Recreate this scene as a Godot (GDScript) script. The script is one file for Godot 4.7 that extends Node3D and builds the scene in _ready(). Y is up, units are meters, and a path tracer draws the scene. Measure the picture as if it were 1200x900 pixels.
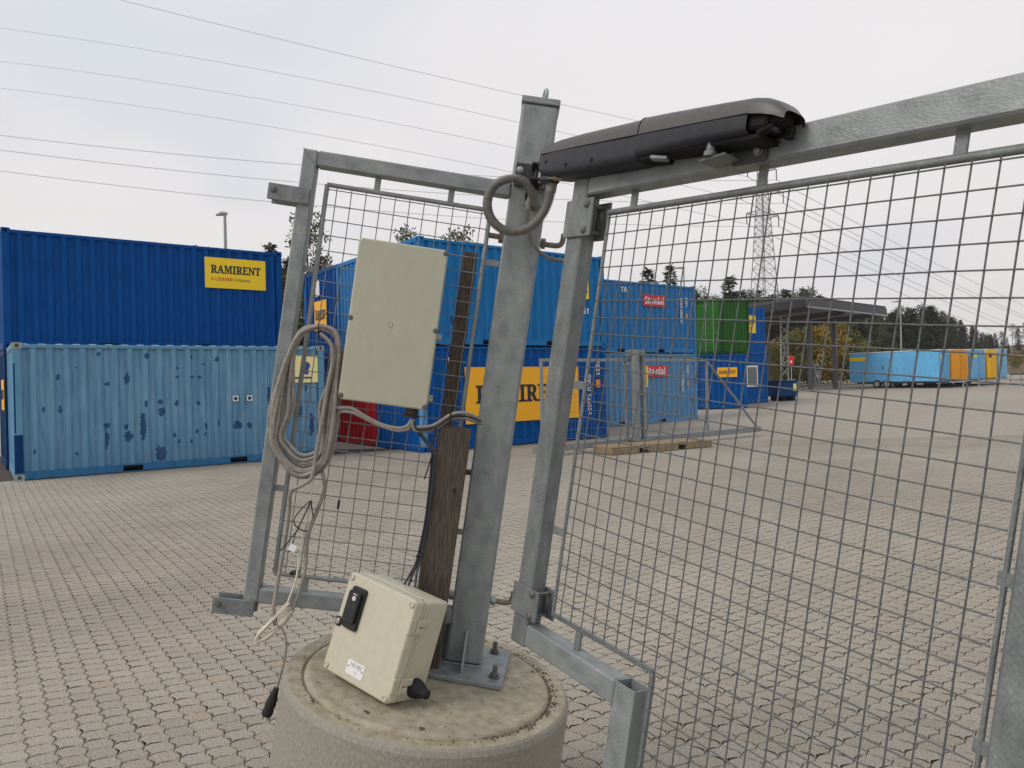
extends Node3D

# ---------------------------------------------------------------- mesh builder
class MB:
	var st := SurfaceTool.new()
	var sg := 0
	func _init() -> void:
		st.begin(Mesh.PRIMITIVE_TRIANGLES)
		st.set_smooth_group(-1)
	func tri(a: Vector3, b: Vector3, c: Vector3) -> void:       # counter-clockwise seen from outside
		st.add_vertex(a)
		st.add_vertex(c)
		st.add_vertex(b)
	func quad(a: Vector3, b: Vector3, c: Vector3, d: Vector3) -> void:
		tri(a, b, c)
		tri(a, c, d)
	func uvquad(p: Array, u: Array) -> void:
		for i in [0, 2, 1, 0, 3, 2]:
			st.set_uv(u[i])
			st.add_vertex(p[i])
	func otri(a: Vector3, b: Vector3, c: Vector3, o: Vector3) -> void:   # turned outwards from the point o
		if (b - a).cross(c - a).dot((a + b + c) / 3.0 - o) > 0.0:
			tri(a, b, c)
		else:
			tri(a, c, b)
	func flat() -> void:
		st.set_smooth_group(-1)
	func smooth() -> void:
		sg += 1
		st.set_smooth_group(sg)
	func box(c: Vector3, s: Vector3, r := 0.0, b := Basis()) -> void:
		var h = s * 0.5
		r = minf(r, minf(h.x, minf(h.y, h.z)) * 0.9)
		var P = func(sx, sy, sz, ax):
			var q = Vector3(sx * (h.x - r), sy * (h.y - r), sz * (h.z - r))
			q[ax] += [sx, sy, sz][ax] * r
			return c + b * q
		for ax in 3:
			var a1 = (ax + 1) % 3
			var a2 = (ax + 2) % 3
			for s0 in [-1, 1]:
				var q = []
				for e in [[-1, -1], [1, -1], [1, 1], [-1, 1]]:
					var sn = [0, 0, 0]
					sn[ax] = s0
					sn[a1] = e[0]
					sn[a2] = e[1]
					q.append(P.call(sn[0], sn[1], sn[2], ax))
				otri(q[0], q[1], q[2], c)
				otri(q[0], q[2], q[3], c)
				if r > 0.0:                                      # the chamfer between this face and the next axis' face
					for s1 in [-1, 1]:
						var w = []
						for s2 in [-1, 1]:
							var sn = [0, 0, 0]
							sn[ax] = s0
							sn[a1] = s1
							sn[a2] = s2
							w.append(P.call(sn[0], sn[1], sn[2], ax))
							w.append(P.call(sn[0], sn[1], sn[2], a1))
						otri(w[0], w[1], w[3], c)
						otri(w[0], w[3], w[2], c)
		if r > 0.0:
			for sx in [-1, 1]:
				for sy in [-1, 1]:
					for sz in [-1, 1]:
						otri(P.call(sx, sy, sz, 0), P.call(sx, sy, sz, 1), P.call(sx, sy, sz, 2), c)
	func tube(pts: Array, r, sides := 8, caps := true, closed := false) -> void:  # r: a number, or a radius per point
		var n = pts.size()
		var t0: Vector3 = (pts[1] - pts[0]).normalized()
		var up = Vector3.UP if absf(t0.y) < 0.9 else Vector3.RIGHT
		var x: Vector3 = up.cross(t0).normalized()
		var rings = []
		for i in n:
			var t: Vector3
			if closed:
				t = (pts[(i + 1) % n] - pts[(i - 1 + n) % n]).normalized()
			else:
				t = (pts[mini(i + 1, n - 1)] - pts[maxi(i - 1, 0)]).normalized()
			x = (x - t * x.dot(t)).normalized()
			var y = t.cross(x)
			var ring = []
			var rr = r[i] if r is Array else r
			for k in sides:
				var a = TAU * k / sides
				ring.append(pts[i] + (x * cos(a) + y * sin(a)) * rr)
			rings.append(ring)
		smooth()
		for i in (n if closed else n - 1):
			var A = rings[i]
			var B = rings[(i + 1) % n]
			for k in sides:
				var k2 = (k + 1) % sides
				quad(A[k], A[k2], B[k2], B[k])
		flat()
		if caps and not closed:
			for k in range(1, sides - 1):
				tri(rings[0][0], rings[0][k + 1], rings[0][k])
				tri(rings[n - 1][0], rings[n - 1][k], rings[n - 1][k + 1])
	func lathe(prof: Array, segs: int, xf := Transform3D(), soft := false) -> void:   # prof: Vector2(radius, y), from the bottom up
		if soft:
			smooth()
		for i in prof.size() - 1:
			var p: Vector2 = prof[i]
			var q: Vector2 = prof[i + 1]
			if not soft:
				smooth()
			for k in segs:
				var a = TAU * k / segs
				var b = TAU * (k + 1) / segs
				var A = xf * Vector3(cos(a) * p.x, p.y, -sin(a) * p.x)
				var B = xf * Vector3(cos(b) * p.x, p.y, -sin(b) * p.x)
				var C = xf * Vector3(cos(b) * q.x, q.y, -sin(b) * q.x)
				var D = xf * Vector3(cos(a) * q.x, q.y, -sin(a) * q.x)
				if p.x > 1e-6:
					tri(A, B, C)
				if q.x > 1e-6:
					tri(A, C, D)
		flat()
	func prism(poly: Array, z0: float, z1: float, xf := Transform3D()) -> void:    # convex outline in x, y
		var n = poly.size()
		var m = Vector3.ZERO
		for p in poly:
			m += Vector3(p.x, p.y, (z0 + z1) * 0.5) / n
		m = xf * m
		for i in n:
			var p = poly[i]
			var q = poly[(i + 1) % n]
			var a = xf * Vector3(p.x, p.y, z0)
			var b = xf * Vector3(q.x, q.y, z0)
			var c = xf * Vector3(q.x, q.y, z1)
			var d = xf * Vector3(p.x, p.y, z1)
			otri(a, b, c, m)
			otri(a, c, d, m)
			if i > 0 and i < n - 1:
				otri(xf * Vector3(poly[0].x, poly[0].y, z0), a, b, m)
				otri(xf * Vector3(poly[0].x, poly[0].y, z1), d, c, m)
	func bolt(p: Vector3, axis: Vector3, r: float, h: float) -> void:             # hexagon head with a small crown
		var x = axis.cross(Vector3(0.31, 0.77, 0.55)).normalized()
		var xf = Transform3D(Basis(x, axis, x.cross(axis)), p)
		lathe([Vector2(r * 1.35, 0), Vector2(r * 1.35, h * 0.2), Vector2(r * 1.0, h * 0.2)], 12, xf)
		lathe([Vector2(r, h * 0.2), Vector2(r, h * 0.85), Vector2(r * 0.8, h), Vector2(0, h)], 6, xf)
	func done() -> ArrayMesh:
		st.generate_normals()
		return st.commit()

# ---------------------------------------------------------------- nodes
var used := {}
func numbered(n: String) -> String:
	if not used.has(n):
		used[n] = 0
		return n
	used[n] += 1
	return "%s_%03d" % [n, used[n]]

func thing(called: String, label: String, category: String, xf := Transform3D(), group := "") -> Node3D:
	var o := Node3D.new()
	o.name = numbered(called)
	add_child(o, true)
	o.transform = xf
	o.set_meta("label", label)
	o.set_meta("category", category)
	if group:
		o.set_meta("group", group)
	return o

func part(called: String, parent: Node, mesh: Mesh, mat: Material, xf := Transform3D()) -> MeshInstance3D:
	var o := MeshInstance3D.new()
	o.name = called
	var k = 0
	while parent.has_node(NodePath(o.name)):
		k += 1
		o.name = "%s_%03d" % [called, k]
	o.mesh = mesh
	o.material_override = mat
	o.transform = xf
	parent.add_child(o, true)
	return o

func structure(called: String, mesh: Mesh, mat: Material) -> MeshInstance3D:
	var o := MeshInstance3D.new()
	o.name = called
	o.mesh = mesh
	o.material_override = mat
	add_child(o, true)
	o.set_meta("kind", "structure")
	o.set_meta("label", called.replace("_", " "))
	return o

func W(x: float, y: float, z: float) -> Vector3:      # z counts forward from the camera's foot
	return Vector3(x, y, -z)

func smooth_path(pts: Array, step := 0.012) -> Array:
	var c := Curve3D.new()
	c.bake_interval = step
	for i in pts.size():
		var t: Vector3 = (pts[mini(i + 1, pts.size() - 1)] - pts[maxi(i - 1, 0)]) / 6.0
		c.add_point(pts[i], -t, t)
	var out = []
	for p in c.get_baked_points():
		if out.is_empty() or out[-1].distance_to(p) > step * 0.3:
			out.append(p)
	return out

# ---------------------------------------------------------------- materials
func ramp(cols: Array) -> Gradient:                   # [offset, colour] pairs
	var g := Gradient.new()
	var o := PackedFloat32Array()
	var c := PackedColorArray()
	for e in cols:
		o.append(e[0])
		c.append(e[1])
	g.offsets = o
	g.colors = c
	return g

func noise_tex(freq: float, cols: Array, size := 256, kind := FastNoiseLite.TYPE_SIMPLEX, sd := 1, octaves := 4) -> NoiseTexture2D:
	var n := FastNoiseLite.new()
	n.noise_type = kind
	n.seed = sd
	n.frequency = freq
	n.fractal_octaves = octaves
	var t := NoiseTexture2D.new()
	t.width = size
	t.height = size
	t.seamless = true
	t.noise = n
	t.color_ramp = ramp(cols)
	return t

func bump_tex(freq: float, strength: float, size := 256, sd := 5, octaves := 4) -> NoiseTexture2D:
	var n := FastNoiseLite.new()
	n.seed = sd
	n.frequency = freq
	n.fractal_octaves = octaves
	var t := NoiseTexture2D.new()
	t.width = size
	t.height = size
	t.seamless = true
	t.noise = n
	t.as_normal_map = true
	t.bump_strength = strength
	return t

func mat(col: Color, rough := 0.6, metal := 0.0) -> StandardMaterial3D:
	var m := StandardMaterial3D.new()
	m.albedo_color = col
	m.roughness = rough
	m.metallic = metal
	return m

func tri_mat(tex: Texture2D, scale: Vector3, rough := 0.6, metal := 0.0, normal: Texture2D = null, nscale := 1.0, world := false, spec := 0.5) -> StandardMaterial3D:
	var m := mat(Color.WHITE, rough, metal)
	m.metallic_specular = spec
	m.albedo_texture = tex
	m.uv1_triplanar = true
	m.uv1_world_triplanar = world
	m.uv1_scale = scale
	m.uv1_triplanar_sharpness = 4.0
	if normal:
		m.normal_enabled = true
		m.normal_texture = normal
		m.normal_scale = nscale
	return m

func rgb(r: int, g: int, b: int) -> Color:
	return Color8(r, g, b)

var M := {}
func paint(col: Color, sd: int, rough := 0.55) -> StandardMaterial3D:   # faded, slightly dirty container paint
	var d = col.darkened(0.12)
	var l = col.lerp(Color8(150, 170, 185), 0.06)
	return tri_mat(noise_tex(0.02, [[0.0, d], [0.35, col], [0.65, col], [1.0, l]], 256, FastNoiseLite.TYPE_SIMPLEX, sd, 5), Vector3(0.7, 0.22, 0.7), rough, 0.0, M.dents, 0.35, false, 0.22)

func make_materials() -> void:
	M.dents = bump_tex(0.012, 3.0, 256, 11, 3)
	M.fine = bump_tex(0.25, 5.0, 256, 12, 3)
	var zinc = noise_tex(0.005, [[0.0, rgb(112, 116, 118)], [0.25, rgb(124, 129, 130)], [0.5, rgb(132, 138, 138)], [0.8, rgb(138, 143, 143)], [1.0, rgb(152, 156, 155)]], 1024, FastNoiseLite.TYPE_SIMPLEX, 3, 5)
	M.zinc = tri_mat(zinc, Vector3(2.2, 1.5, 2.2), 0.52, 0.18, M.fine, 0.12)
	M.zinc_long = tri_mat(zinc, Vector3(1.4, 2.4, 2.4), 0.52, 0.18, M.fine, 0.12)
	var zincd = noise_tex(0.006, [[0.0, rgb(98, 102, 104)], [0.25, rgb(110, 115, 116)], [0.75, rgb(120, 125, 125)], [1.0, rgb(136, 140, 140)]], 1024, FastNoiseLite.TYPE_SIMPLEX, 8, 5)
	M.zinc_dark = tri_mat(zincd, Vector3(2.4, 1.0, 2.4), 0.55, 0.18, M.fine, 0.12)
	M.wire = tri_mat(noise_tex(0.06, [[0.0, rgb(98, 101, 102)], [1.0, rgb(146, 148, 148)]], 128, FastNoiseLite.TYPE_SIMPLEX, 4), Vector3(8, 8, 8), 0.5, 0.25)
	M.wire_shaded = tri_mat(noise_tex(0.06, [[0.0, rgb(76, 79, 80)], [1.0, rgb(114, 116, 116)]], 128, FastNoiseLite.TYPE_SIMPLEX, 4), Vector3(8, 8, 8), 0.5, 0.25)  # darker copy of wire: shade from the right leaf's angle painted into the colour
	M.steel = mat(rgb(165, 165, 162), 0.35, 0.75)
	M.rust_steel = tri_mat(noise_tex(0.05, [[0.0, rgb(96, 84, 72)], [0.5, rgb(130, 122, 112)], [1.0, rgb(156, 150, 142)]], 128, FastNoiseLite.TYPE_SIMPLEX, 6), Vector3(12, 12, 12), 0.55, 0.3)
	M.bolt = tri_mat(noise_tex(0.06, [[0.0, rgb(70, 68, 64)], [1.0, rgb(128, 128, 124)]], 128, FastNoiseLite.TYPE_SIMPLEX, 7), Vector3(20, 20, 20), 0.5, 0.3)
	M.beige = tri_mat(noise_tex(0.02, [[0.0, rgb(173, 172, 154)], [0.45, rgb(178, 177, 159)], [1.0, rgb(181, 180, 162)]], 256, FastNoiseLite.TYPE_SIMPLEX, 21, 5), Vector3(3, 1.2, 3), 0.42, 0.0, M.fine, 0.02)
	M.beige2 = tri_mat(noise_tex(0.025, [[0.0, rgb(182, 177, 157)], [0.3, rgb(189, 184, 164)], [1.0, rgb(193, 188, 169)]], 256, FastNoiseLite.TYPE_SIMPLEX, 22, 5), Vector3(3, 3, 3), 0.40, 0.0, M.fine, 0.02)
	M.black = mat(rgb(24, 24, 26), 0.45)
	M.rubber = mat(rgb(30, 30, 31), 0.7)
	M.dark = mat(rgb(8, 8, 9), 0.9)
	M.white = mat(rgb(222, 222, 222), 0.5)
	M.cable = tri_mat(noise_tex(0.03, [[0.0, rgb(122, 116, 109)], [0.5, rgb(142, 136, 129)], [1.0, rgb(152, 147, 140)]], 128, FastNoiseLite.TYPE_SIMPLEX, 31), Vector3(7, 7, 7), 0.55)
	M.cable_light = mat(rgb(206, 198, 182), 0.5)
	M.conduit = tri_mat(noise_tex(0.03, [[0.0, rgb(116, 114, 110)], [1.0, rgb(142, 140, 136)]], 128, FastNoiseLite.TYPE_SIMPLEX, 32), Vector3(7, 7, 7), 0.55)
	M.shell = tri_mat(noise_tex(0.02, [[0.0, rgb(74, 71, 70)], [1.0, rgb(84, 81, 79)]], 256, FastNoiseLite.TYPE_SIMPLEX, 33), Vector3(4, 4, 4), 0.42, 0.0, M.fine, 0.1)
	M.housing = tri_mat(noise_tex(0.02, [[0.0, rgb(34, 35, 42)], [1.0, rgb(46, 47, 55)]], 256, FastNoiseLite.TYPE_SIMPLEX, 34), Vector3(4, 4, 4), 0.5, 0.0, M.fine, 0.1)
	var wood = noise_tex(0.03, [[0.0, rgb(42, 35, 31)], [0.3, rgb(71, 61, 54)], [0.65, rgb(88, 77, 69)], [1.0, rgb(114, 102, 93)]], 512, FastNoiseLite.TYPE_SIMPLEX, 41, 6)
	M.wood = tri_mat(wood, Vector3(14, 0.5, 14), 0.85, 0.0, bump_tex(0.05, 6.0, 256, 42, 4), 0.5)
	M.concrete = tri_mat(noise_tex(0.03, [[0.0, rgb(104, 99, 90)], [0.2, rgb(134, 129, 119)], [0.6, rgb(144, 139, 129)], [1.0, rgb(162, 157, 147)]], 1024, FastNoiseLite.TYPE_SIMPLEX, 51, 8), Vector3(2.6, 1.3, 2.6), 0.9, 0.0, bump_tex(0.25, 5.0, 512, 52, 3), 0.07)
	M.fill = tri_mat(noise_tex(0.016, [[0.0, rgb(132, 121, 101)], [0.3, rgb(150, 141, 121)], [0.55, rgb(157, 149, 129)], [0.8, rgb(163, 156, 138)], [1.0, rgb(186, 180, 164)]], 1024, FastNoiseLite.TYPE_SIMPLEX, 53, 8), Vector3(0.9, 0.9, 0.9), 0.92, 0.0, bump_tex(0.3, 4.0, 512, 54, 3), 0.15)
	M.soil = tri_mat(noise_tex(0.1, [[0.0, rgb(58, 48, 38)], [1.0, rgb(122, 108, 90)]], 128, FastNoiseLite.TYPE_SIMPLEX, 55), Vector3(14, 14, 14), 0.95)
	M.bark = tri_mat(noise_tex(0.05, [[0.0, rgb(58, 46, 38)], [1.0, rgb(110, 92, 76)]], 128, FastNoiseLite.TYPE_SIMPLEX, 56), Vector3(1.5, 0.5, 1.5), 0.95)
	M.yellow = mat(rgb(244, 205, 12), 0.5)
	M.amber = mat(rgb(247, 178, 10), 0.5)
	M.cream = mat(rgb(238, 226, 160), 0.5)
	M.ink = mat(rgb(30, 34, 44), 0.6)
	M.red = mat(rgb(205, 24, 34), 0.5)
	M.grey = mat(rgb(150, 152, 152), 0.6)
	M.asphalt_roof = mat(rgb(70, 72, 76), 0.8)

# ---------------------------------------------------------------- the lie of the land
func land(x: float, z: float) -> float:
	return 0.012 * maxf(0.0, 0.5 * x + 0.86 * z - 25.0)

func hill(x: float, z: float) -> float:
	var t = clampf((z - 86.0) / 75.0, 0.0, 1.0)
	var e = t * t * (3.0 - 2.0 * t)
	return minf(land(x, minf(z, 86.0)), 1.2) + e * (5.0 + 1.6 * sin(x * 0.045 + 1.0) + 1.0 * sin(z * 0.06 + x * 0.02)) - 0.4 * (1.0 - e)

const YAW := 0.635
var RU := Vector2(cos(YAW), sin(YAW))        # along the container rows (x, forward)
var RV := Vector2(-sin(YAW), cos(YAW))       # away across the rows

# ---------------------------------------------------------------- setting
func make_sky(env: Environment) -> void:
	var w = 512
	var h = 256
	var n := FastNoiseLite.new()
	n.seed = 155
	n.frequency = 0.8
	n.fractal_octaves = 4
	var im := Image.create(w, h, false, Image.FORMAT_RGBF)
	for j in h:
		var el = PI * (0.5 - (j + 0.5) / h)
		for i in w:
			var az = TAU * (i + 0.5) / w
			var d = Vector3(cos(el) * sin(az), sin(el), -cos(el) * cos(az))
			var q = d / (absf(d.y) + 0.25)
			var c = 0.5 + 0.5 * n.get_noise_3d(q.x, q.y * 0.4, q.z)
			var low = clampf(1.0 - el / 0.9, 0.0, 1.0)
			var base = Color(0.755, 0.765, 0.80).lerp(Color(0.84, 0.805, 0.795), low)
			var blue = smoothstep(0.46, 0.76, c) * (1.0 - low * 0.35)
			base = base.lerp(Color(0.61, 0.68, 0.79), blue * 0.6)
			base *= 0.95 + 0.10 * (1.0 - c)
			if el < 0.0:
				base = Color(0.30, 0.29, 0.27)
			im.set_pixel(i, j, base)
	var pm := PanoramaSkyMaterial.new()
	pm.panorama = ImageTexture.create_from_image(im)
	var sky := Sky.new()
	sky.sky_material = pm
	env.sky = sky

func paver_point(s: float, t: float) -> Vector2:
	const A := 0.112
	return Vector2(s * A + 0.0105 * asin(sin(TAU * t)) / (PI / 2), t * A + 0.0105 * sin(TAU * s))

func paver_mesh(inset: float) -> ArrayMesh:
	# one wavy concrete block: top, a chamfer and short sides; local x, z in metres
	var rim = []
	var k = 4
	for e in 4:
		for i in k:
			var f = float(i) / k
			var p = [Vector2(f, 0), Vector2(1, f), Vector2(1 - f, 1), Vector2(0, 1 - f)][e]
			rim.append(paver_point(p.x, p.y))
	var c = Vector2.ZERO
	for p in rim:
		c += p / rim.size()
	var m := MB.new()
	var n = rim.size()
	var R = []
	for lay in [[inset + 0.0042, 0.0], [inset, -0.004], [inset, -0.016]]:
		var ring = []
		for i in n:
			var d = (rim[i] - c)
			var q = c + d * (1.0 - lay[0] / 0.058)
			ring.append(Vector3(q.x, lay[1], -q.y))
		R.append(ring)
	for i in range(1, n - 1):
		m.tri(R[0][0], R[0][i], R[0][i + 1])
	for l in 2:
		for i in n:
			var j = (i + 1) % n
			m.quad(R[l + 1][i], R[l + 1][j], R[l][j], R[l][i])
	return m.done()

func tone_at(x: float, z: float, n: FastNoiseLite) -> Color:     # slow changes of colour of the worn paving
	var a = n.get_noise_2d(x * 1.0, z * 1.0)
	var b = n.get_noise_2d(x * 5.0 + 90.0, z * 5.0)
	var q = Vector2(x, z)
	var worn = n.get_noise_2d(q.dot(RU) * 0.6 + 300.0, q.dot(RV) * 6.0)       # traffic runs along the rows
	var v = 1.0 + 0.15 * a + 0.12 * b + 0.06 * worn
	return Color(v * 1.0, v * (0.985 + 0.02 * a), v * (0.965 + 0.03 * a))

func build_ground() -> void:
	var n := FastNoiseLite.new()
	n.seed = 77
	n.frequency = 0.12
	# far sheet: same blocks, too small to tell apart, as a tiled colour
	var cells = 8
	var px = 256
	var im := Image.create(px, px, false, Image.FORMAT_RGB8)
	var rng := RandomNumberGenerator.new()
	rng.seed = 4
	var tones = []
	for i in cells * cells:
		tones.append(rng.randf_range(0.94, 1.05))
	for j in px:
		for i in px:
			var u = float(i) / px * cells
			var v = float(j) / px * cells
			var s = u - 0.094 * asin(sin(TAU * v)) / (PI / 2)
			var t = v - 0.094 * sin(TAU * u)
			var ds = absf(s - roundf(s))
			var dt = absf(t - roundf(t))
			var k = posmod(int(floorf(s)), cells) + cells * posmod(int(floorf(t)), cells)
			var g = tones[k] * (0.97 + 0.06 * rng.randf())
			if ds < 0.045 or dt < 0.04:
				g *= 0.62
			im.set_pixel(i, j, Color(0.622 * g, 0.592 * g, 0.549 * g))
	im.generate_mipmaps()
	var far := mat(Color.WHITE, 0.9)
	far.albedo_texture = ImageTexture.create_from_image(im)
	far.vertex_color_use_as_albedo = true
	var st := SurfaceTool.new()
	st.begin(Mesh.PRIMITIVE_TRIANGLES)
	st.set_smooth_group(1)
	var xs = []
	var zs = []
	for i in 61:
		var f = (i - 30) / 30.0
		xs.append(f * 40.0 + signf(f) * pow(absf(f), 4.0) * 860.0)
	for i in 51:
		var f = i / 50.0
		zs.append(-30.0 + f * 110.0 + pow(f, 5.0) * 900.0)
	var V = func(i, j):
		var x = xs[i]
		var z = zs[j]
		var q = Vector2(x, z)
		st.set_uv(Vector2(q.dot(RU), q.dot(RV)) / (0.112 * cells))
		st.set_color(tone_at(x, z, n))
		st.add_vertex(W(x, minf(land(x, z), 1.6) - 0.012, z))
	for j in 50:
		for i in 60:
			for e in [[0, 0], [0, 1], [1, 1], [0, 0], [1, 1], [1, 0]]:
				V.call(i + e[0], j + e[1])
	st.generate_normals()
	structure("ground", st.commit(), far)
	# the paving near the camera, block by block
	var paving := Node3D.new()
	paving.name = "paving"
	add_child(paving, true)
	paving.set_meta("kind", "structure")
	paving.set_meta("label", "wavy grey beige concrete block paving of the yard")
	var jm := MB.new()
	jm.quad(W(-3.1, -0.0075, 2.35), W(3.1, -0.0075, 2.35), W(15.3, -0.0075, 18.9), W(-15.3, -0.0075, 18.9))
	part("joint_sand", paving, jm.done(), tri_mat(noise_tex(0.2, [[0.0, rgb(46, 40, 34)], [1.0, rgb(92, 82, 71)]], 128, FastNoiseLite.TYPE_SIMPLEX, 60), Vector3(4, 4, 4), 0.95, 0.0, null, 1.0, true))
	var surf = noise_tex(0.06, [[0.0, rgb(106, 99, 89)], [0.3, rgb(145, 138, 127)], [0.55, rgb(156, 149, 138)], [0.8, rgb(165, 158, 147)], [1.0, rgb(194, 188, 178)]], 512, FastNoiseLite.TYPE_SIMPLEX, 61, 6)
	var bump = bump_tex(0.2, 4.0, 256, 62, 4)
	var pm := tri_mat(surf, Vector3(1.9, 1.9, 1.9), 0.88, 0.0, bump, 0.5, true)
	pm.vertex_color_use_as_albedo = true
	var single = []
	for k in 6:
		var t = [0.95, 0.98, 1.0, 0.99, 1.0, 0.97][k]
		var sm := tri_mat(surf, Vector3(1.9, 1.9, 1.9), 0.88, 0.0, bump, 0.5, true)
		sm.albedo_color = Color(t, t * [1.0, 1.0, 0.985, 1.0, 1.0, 0.985][k], t * [0.99, 1.0, 0.97, 1.0, 1.0, 0.96][k]).clamp()
		single.append(sm)
	var mesh = paver_mesh(0.0020)
	const A := 0.112
	var rows = []
	var org = Vector2(0.03, 0.05)
	for j in range(-110, 230):
		for i in range(-180, 260):
			var c = org + RU * (i + 0.5) * A + RV * (j + 0.5) * A
			if c.y < 2.3 or c.y > 19.0 or absf(c.x) > c.y * 0.74 + 1.5:
				continue
			if Vector2(c.x + 0.316, c.y - 2.59).length() < 0.42:
				continue
			var du = (c - Vector2(-9.278, 13.549)).dot(RU)
			var dv = (c - Vector2(-9.278, 13.549)).dot(RV)
			if dv > 0.2 and du < 12.0:
				continue                                   # under and behind the left-hand stack's front line
			rows.append([c.length_squared() if absf(c.x) < c.y * 0.71 and c.y > 3.05 else 1e6, c, i, j])
	rows.sort_custom(func(a, b): return a[0] < b[0])
	rng.seed = 99
	var pale = [Vector2(-2.35, 4.3), Vector2(-1.9, 4.05), Vector2(-2.2, 5.6), Vector2(-1.35, 4.9), Vector2(0.75, 4.6), Vector2(1.2, 5.8), Vector2(-3.6, 7.8), Vector2(0.4, 7.0)]
	var mm := MultiMesh.new()
	mm.transform_format = MultiMesh.TRANSFORM_3D
	mm.use_colors = true
	mm.mesh = mesh
	mm.instance_count = rows.size() - 300
	for k in rows.size():
		var i = rows[k][2]
		var j = rows[k][3]
		var o = org + RU * i * A + RV * j * A
		var lift = rng.randf_range(-0.0012, 0.0012)
		var b = Basis(Vector3.UP, YAW) * Basis(Vector3(1, 0, 0), rng.randf_range(-0.008, 0.008)) * Basis(Vector3(0, 0, 1), rng.randf_range(-0.008, 0.008))
		var xf = Transform3D(b, W(o.x, lift, o.y))
		var v = rng.randf_range(0.95, 1.04)
		var pick = rng.randi() % 6
		var warm = rng.randf()
		if k < 300:
			part("paver", paving, mesh, single[pick], xf)
		else:
			var c = tone_at(o.x, o.y, n) * v
			if warm > 0.975:
				c = c * Color(1.01, 0.96, 0.90)
			for sp in pale:
				var dd = Vector2(o.x, o.y).distance_to(sp)
				if dd < 0.34:
					c = c * lerpf(1.11, 1.0, dd / 0.34)
			mm.set_instance_transform(k - 300, xf)
			mm.set_instance_color(k - 300, c)
	var mi := MultiMeshInstance3D.new()
	mi.name = "paver_field"
	mi.multimesh = mm
	mi.material_override = pm
	paving.add_child(mi, true)
	mi.set_meta("kind", "stuff")
	# hillside beyond the yard
	var hs := SurfaceTool.new()
	hs.begin(Mesh.PRIMITIVE_TRIANGLES)
	hs.set_smooth_group(1)
	for j in 40:
		for i in 70:
			for e in [[0, 0], [0, 1], [1, 1], [0, 0], [1, 1], [1, 0]]:
				var x = -190.0 + (i + e[0]) * 6.4
				var z = 84.0 + (j + e[1]) * 5.0
				var bumpy = 0.5 * n.get_noise_2d(x * 3.0, z * 3.0)
				hs.add_vertex(W(x, hill(x, z) + bumpy, z))
	hs.generate_normals()
	var under = noise_tex(0.03, [[0.0, rgb(62, 56, 38)], [0.35, rgb(96, 82, 56)], [0.6, rgb(118, 98, 72)], [0.85, rgb(104, 98, 62)], [1.0, rgb(150, 138, 120)]], 512, FastNoiseLite.TYPE_SIMPLEX, 63, 6)
	structure("hillside", hs.commit(), tri_mat(under, Vector3(0.12, 0.12, 0.12), 0.95, 0.0, bump_tex(0.06, 8.0, 256, 64), 1.0, true))

# ---------------------------------------------------------------- lettering
var fat := FontVariation.new()
var slab := FontVariation.new()
var serif := SystemFont.new()
var sans := SystemFont.new()
var sans_bold := SystemFont.new()
func text(parent: Node, words: String, at: Vector3, high: float, m: Material, font: Font = serif, squeeze := 1.0, called := "lettering", turn := Basis(), width := 0.0) -> void:
	var t := TextMesh.new()
	t.text = words
	t.font = font
	t.font_size = 96
	t.pixel_size = high / 68.0
	t.depth = 0.004
	t.curve_step = 2.0
	var sx = squeeze
	if width > 0.0:
		sx = width / t.get_aabb().size.x
	part(called, parent, t, m, Transform3D(turn * Basis().scaled(Vector3(sx, 1, 1)), at))

# ---------------------------------------------------------------- containers
func corrugated(length: float, y0: float, y1: float, depth := 0.056, pitch := 0.278, uv := false) -> ArrayMesh:
	var xs = []
	var cnt = int(roundf(length / pitch))
	var p = length / cnt
	for i in cnt:
		var x = i * p
		xs.append_array([Vector2(x, -depth), Vector2(x + p * 0.30, -depth), Vector2(x + p * 0.5, 0.0), Vector2(x + p * 0.80, 0.0)])
	xs.append(Vector2(length, -depth))
	var m := MB.new()
	for i in xs.size() - 1:
		var a = xs[i]
		var b = xs[i + 1]
		var P = [Vector3(a.x, y0, a.y), Vector3(b.x, y0, b.y), Vector3(b.x, y1, b.y), Vector3(a.x, y1, a.y)]
		m.uvquad(P, [Vector2(a.x / length, 1), Vector2(b.x / length, 1), Vector2(b.x / length, 0), Vector2(a.x / length, 0)])
	return m.done()

func casting_mesh() -> ArrayMesh:        # corner casting with a real slot in its front and left faces; corner at the origin, x right, y up, z back negative
	var m := MB.new()
	var w = 0.162
	var h = 0.118
	var d = 0.178
	var t = 0.028
	m.box(Vector3(w / 2, t / 2, -d / 2), Vector3(w, t, d))
	m.box(Vector3(w / 2, h - t / 2, -d / 2), Vector3(w, t, d))
	var side = h - 2 * t
	m.box(Vector3(0.025, h / 2, -0.025), Vector3(0.05, side, 0.05))
	m.box(Vector3(w - 0.025, h / 2, -0.025), Vector3(0.05, side, 0.05))
	m.box(Vector3(0.025, h / 2, -d + 0.03), Vector3(0.05, side, 0.06))
	m.box(Vector3(w - 0.025, h / 2, -d + 0.03), Vector3(0.05, side, 0.06))
	m.box(Vector3(w / 2, h / 2, -d + 0.05), Vector3(w - 0.1, side, 0.02))
	return m.done()

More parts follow.
